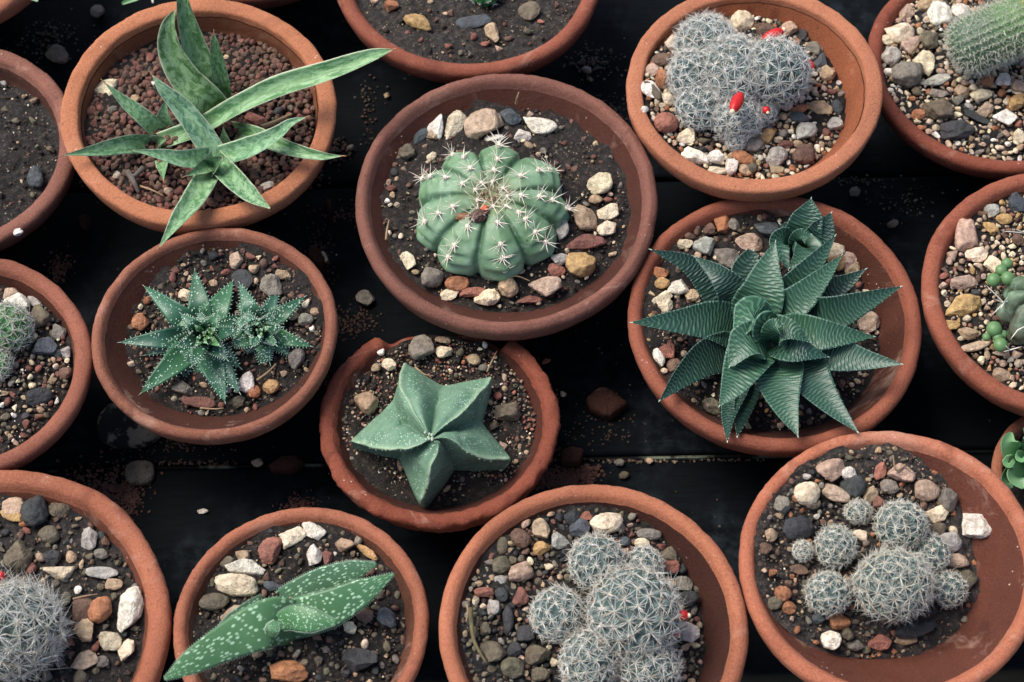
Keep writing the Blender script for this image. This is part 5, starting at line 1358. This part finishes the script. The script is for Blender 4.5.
# red-brown crumbs and grit on the bench
def crumbs():
    r = np.random.default_rng(99); Vs, Fs, Cs, n = [], [], [], 0
    spots = [(105,492,34,26,420,'rrb',.8,3.4),(128,502,14,26,160,'rrb',.8,3),(560,482,26,14,420,'rrrb',.9,3.8),(585,474,14,10,130,'rr',1,4),(352,322,26,14,120,'rrbb',.8,2.8),(318,262,14,30,140,'rrb',.8,2.6),
             (60,268,12,16,130,'rr',.8,2.8),(300,505,16,9,120,'rr',.8,2.6),(320,150,26,14,160,'bbkrd',1,4.5),(300,176,22,10,100,'bbr',1,4),(590,62,26,16,110,'bkdg',.8,3.4),(50,40,36,22,110,'bkdg',.8,3.2),
             (640,461,60,1.5,45,'bkgtr',1,3.2),(720,460,40,1.5,25,'bkg',1,2.6),(190,463,60,3,50,'brk',.8,2.6),(545,397,20,12,20,'tk',.7,2),(840,181,50,4,50,'kgd',.8,3),(320,370,12,20,60,'rb',.8,2.4),(125,55,22,30,70,'kgb',.8,2.8),(900,60,30,60,10,'k',1,2),(90,150,20,40,60,'kgb',.8,2.6),(610,110,20,16,60,'kdb',.8,3),(370,120,10,40,50,'rbk',.8,3),(345,215,30,14,70,'rrb',.8,3),(900,200,40,20,50,'kgd',.8,2.6),(545,440,16,30,120,'rrb',.8,3.2),(600,430,50,20,60,'kbr',.7,2.4),(170,445,60,10,80,'kbr',.7,2.4),(440,505,20,10,40,'rb',.7,2.4)]
    for _ in range(26): spots.append((r.uniform(0, 1024), r.uniform(0, 680), 30, 30, 6, 'tkrwgb', .6, 2.0))
    for (x, y, sx, sy, m, pal, a, b) in spots:
        for _ in range(int(m*1.7)):
            px, py = x+r.normal()*sx*.5, y+r.normal()*sy*.5; s = r.uniform(a, b*1.25)*PX
            p = W(px, py, BENCH+s*.2)
            if p[1] < front: continue
            V = (VAR[1][r.integers(8)]*s/2*np.array([1, 1, .7]))@rotz(r.random()*6.3).T+p
            Vs.append(V); Fs.append(ICO[1][1]+n); n += len(V)
            c = stone_col(pal[r.integers(len(pal))], r)*(.55 if pal[0] in 'rb' else .6); Cs.append(np.tile(c, (len(V), 1)))
    o = build('crumbs', [dict(V=np.concatenate(Vs), F=[np.concatenate(Fs)], col=np.concatenate(Cs))], None, [M_STONE])
    tag(o, 'red-brown clay crumbs and grit scattered over the black bench', 'debris', None, 'stuff')
crumbs()

# dry twigs and straws lying on the soil
def twig(k, pts, rad, lab, col=None):
    P = np.array([on_soil(k, x, y, .0012+dz) for x, y, dz in pts]); C = crom(P, 14); nn = 6
    Tn = unit(np.gradient(C, axis=0)); a = unit(np.cross(Tn, [0, 0, 1.])); b = np.cross(Tn, a); an = np.linspace(0, 6.28, nn, endpoint=False)
    rr = rad*(1-.55*np.linspace(0, 1, 14))
    V = C[:, None]+(a[:, None]*np.cos(an)[None, :, None]+b[:, None]*np.sin(an)[None, :, None])*rr[:, None, None]
    o = build('dry_twig', [dict(V=V.reshape(-1, 3), F=[grid_faces(14, nn, True), np.array([list(range(nn))[::-1], [13*nn+i for i in range(nn)]])])], None, [M_TWIG if col is None else col], P[0])
    tag(o, lab, 'twig', 'dry twigs and straws on the soil')
M_GTWIG = simple('grey_twig', srgb(92,84,78), .85, .3); M_GRASS = simple('dry_grass', srgb(98,90,62), .85, .4)
twig('A', [(128,172,.001),(134,182,.003),(139,193,.001)], .0014, 'grey dead leaf stalk under the left leaves of the banded succulent', M_GTWIG)
twig('A', [(143,168,.002),(134,176,.003),(127,173,.002)], .0012, 'short grey twig crossing a dead stalk in the banded succulent pot', M_GTWIG)
twig('A', [(140,186,.001),(152,190,.002),(164,196,.001)], .0005, 'thin tan twig at lower left of the banded succulent')
twig('A', [(262,127,.001),(277,121,.002),(292,114,.001)], .0011, 'brown twig between two leaves right in the banded succulent pot')
twig('D', [(257,380,.002),(268,372,.003),(276,364,.002)], .0005, 'pale straw right of the white stone in the white-dotted rosette pot')
twig('D', [(200,408,.001),(215,409,.001),(224,408,.001)], .0004, 'thin straw at the bottom of the white-dotted rosette pot')
twig('E', [(487,372,.001),(492,361,.003),(497,351,.002)], .0004, 'thin dry straw above the right arm of the star cactus')
twig('E', [(415,367,.001),(424,374,.002),(434,376,.001)], .0004, 'short brown straw above the star cactus')
twig('L', [(73,599,.001),(85,596,.002),(98,594,.001)], .0004, 'thin orange straw beside the orange stone in the hairy ball pot')
twig('H', [(470,608,.004),(474,640,.004),(487,664,.003)], .0009, 'dry greenish grass blade along the left wall of the bottom-middle pot', M_GRASS)
twig('H', [(467,604,.008),(468,612,.007),(466,622,.006)], .0005, 'pale curled straw at the left rim of the bottom-middle pot')
twig('B', [(516,104,.004),(517,98,.008),(519,92,.01)], .0005, 'thin brown stem standing behind the blue-grey stone in the ribbed cactus pot')
twig('B', [(386,240,.001),(387,230,.002),(389,220,.001)], .0005, 'pale straw at the left of the ribbed cactus')
twig('B', [(500,278,.002),(516,276,.003),(530,281,.002)], .0004, 'thin curved root below the ribbed cactus')
twig('I', [(905,465,.003),(896,470,.004),(893,455,.006)], .0005, 'thin rust root beside an orange stone at the top of the bowl pot')

# ------------------------------------------------------------------ light
world = bpy.data.worlds.new("World"); sc.world = world; world.use_nodes = True
nt = world.node_tree; bg = nt.nodes['Background']
sky = nt.nodes.new('ShaderNodeTexSky'); sky.sky_type = 'NISHITA'; sky.sun_disc = False
EL, AZ = math.radians(58), math.radians(-62)          # AZ measured clockwise from +Y (image top)
sky.sun_elevation = EL; sky.sun_rotation = AZ
sky.air_density = 1.0; sky.dust_density = 3.0; sky.ozone_density = 1.0
nt.links.new(sky.outputs[0], bg.inputs[0]); bg.inputs[1].default_value = .10
sd = bpy.data.lights.new('sun', 'SUN'); sd.energy = 2.3; sd.angle = math.radians(35); sd.color = (1, .95, .88)
so = bpy.data.objects.new('sun', sd); COL.objects.link(so)
dv = Vector((math.sin(AZ)*math.cos(EL), math.cos(AZ)*math.cos(EL), math.sin(EL)))
so.rotation_euler = dv.to_track_quat('Z', 'Y').to_euler(); so.location = dv*2
sc.view_settings.view_transform = 'Standard'; sc.view_settings.look = 'None'
sc.view_settings.exposure = 0.75; sc.view_settings.gamma = 1.0
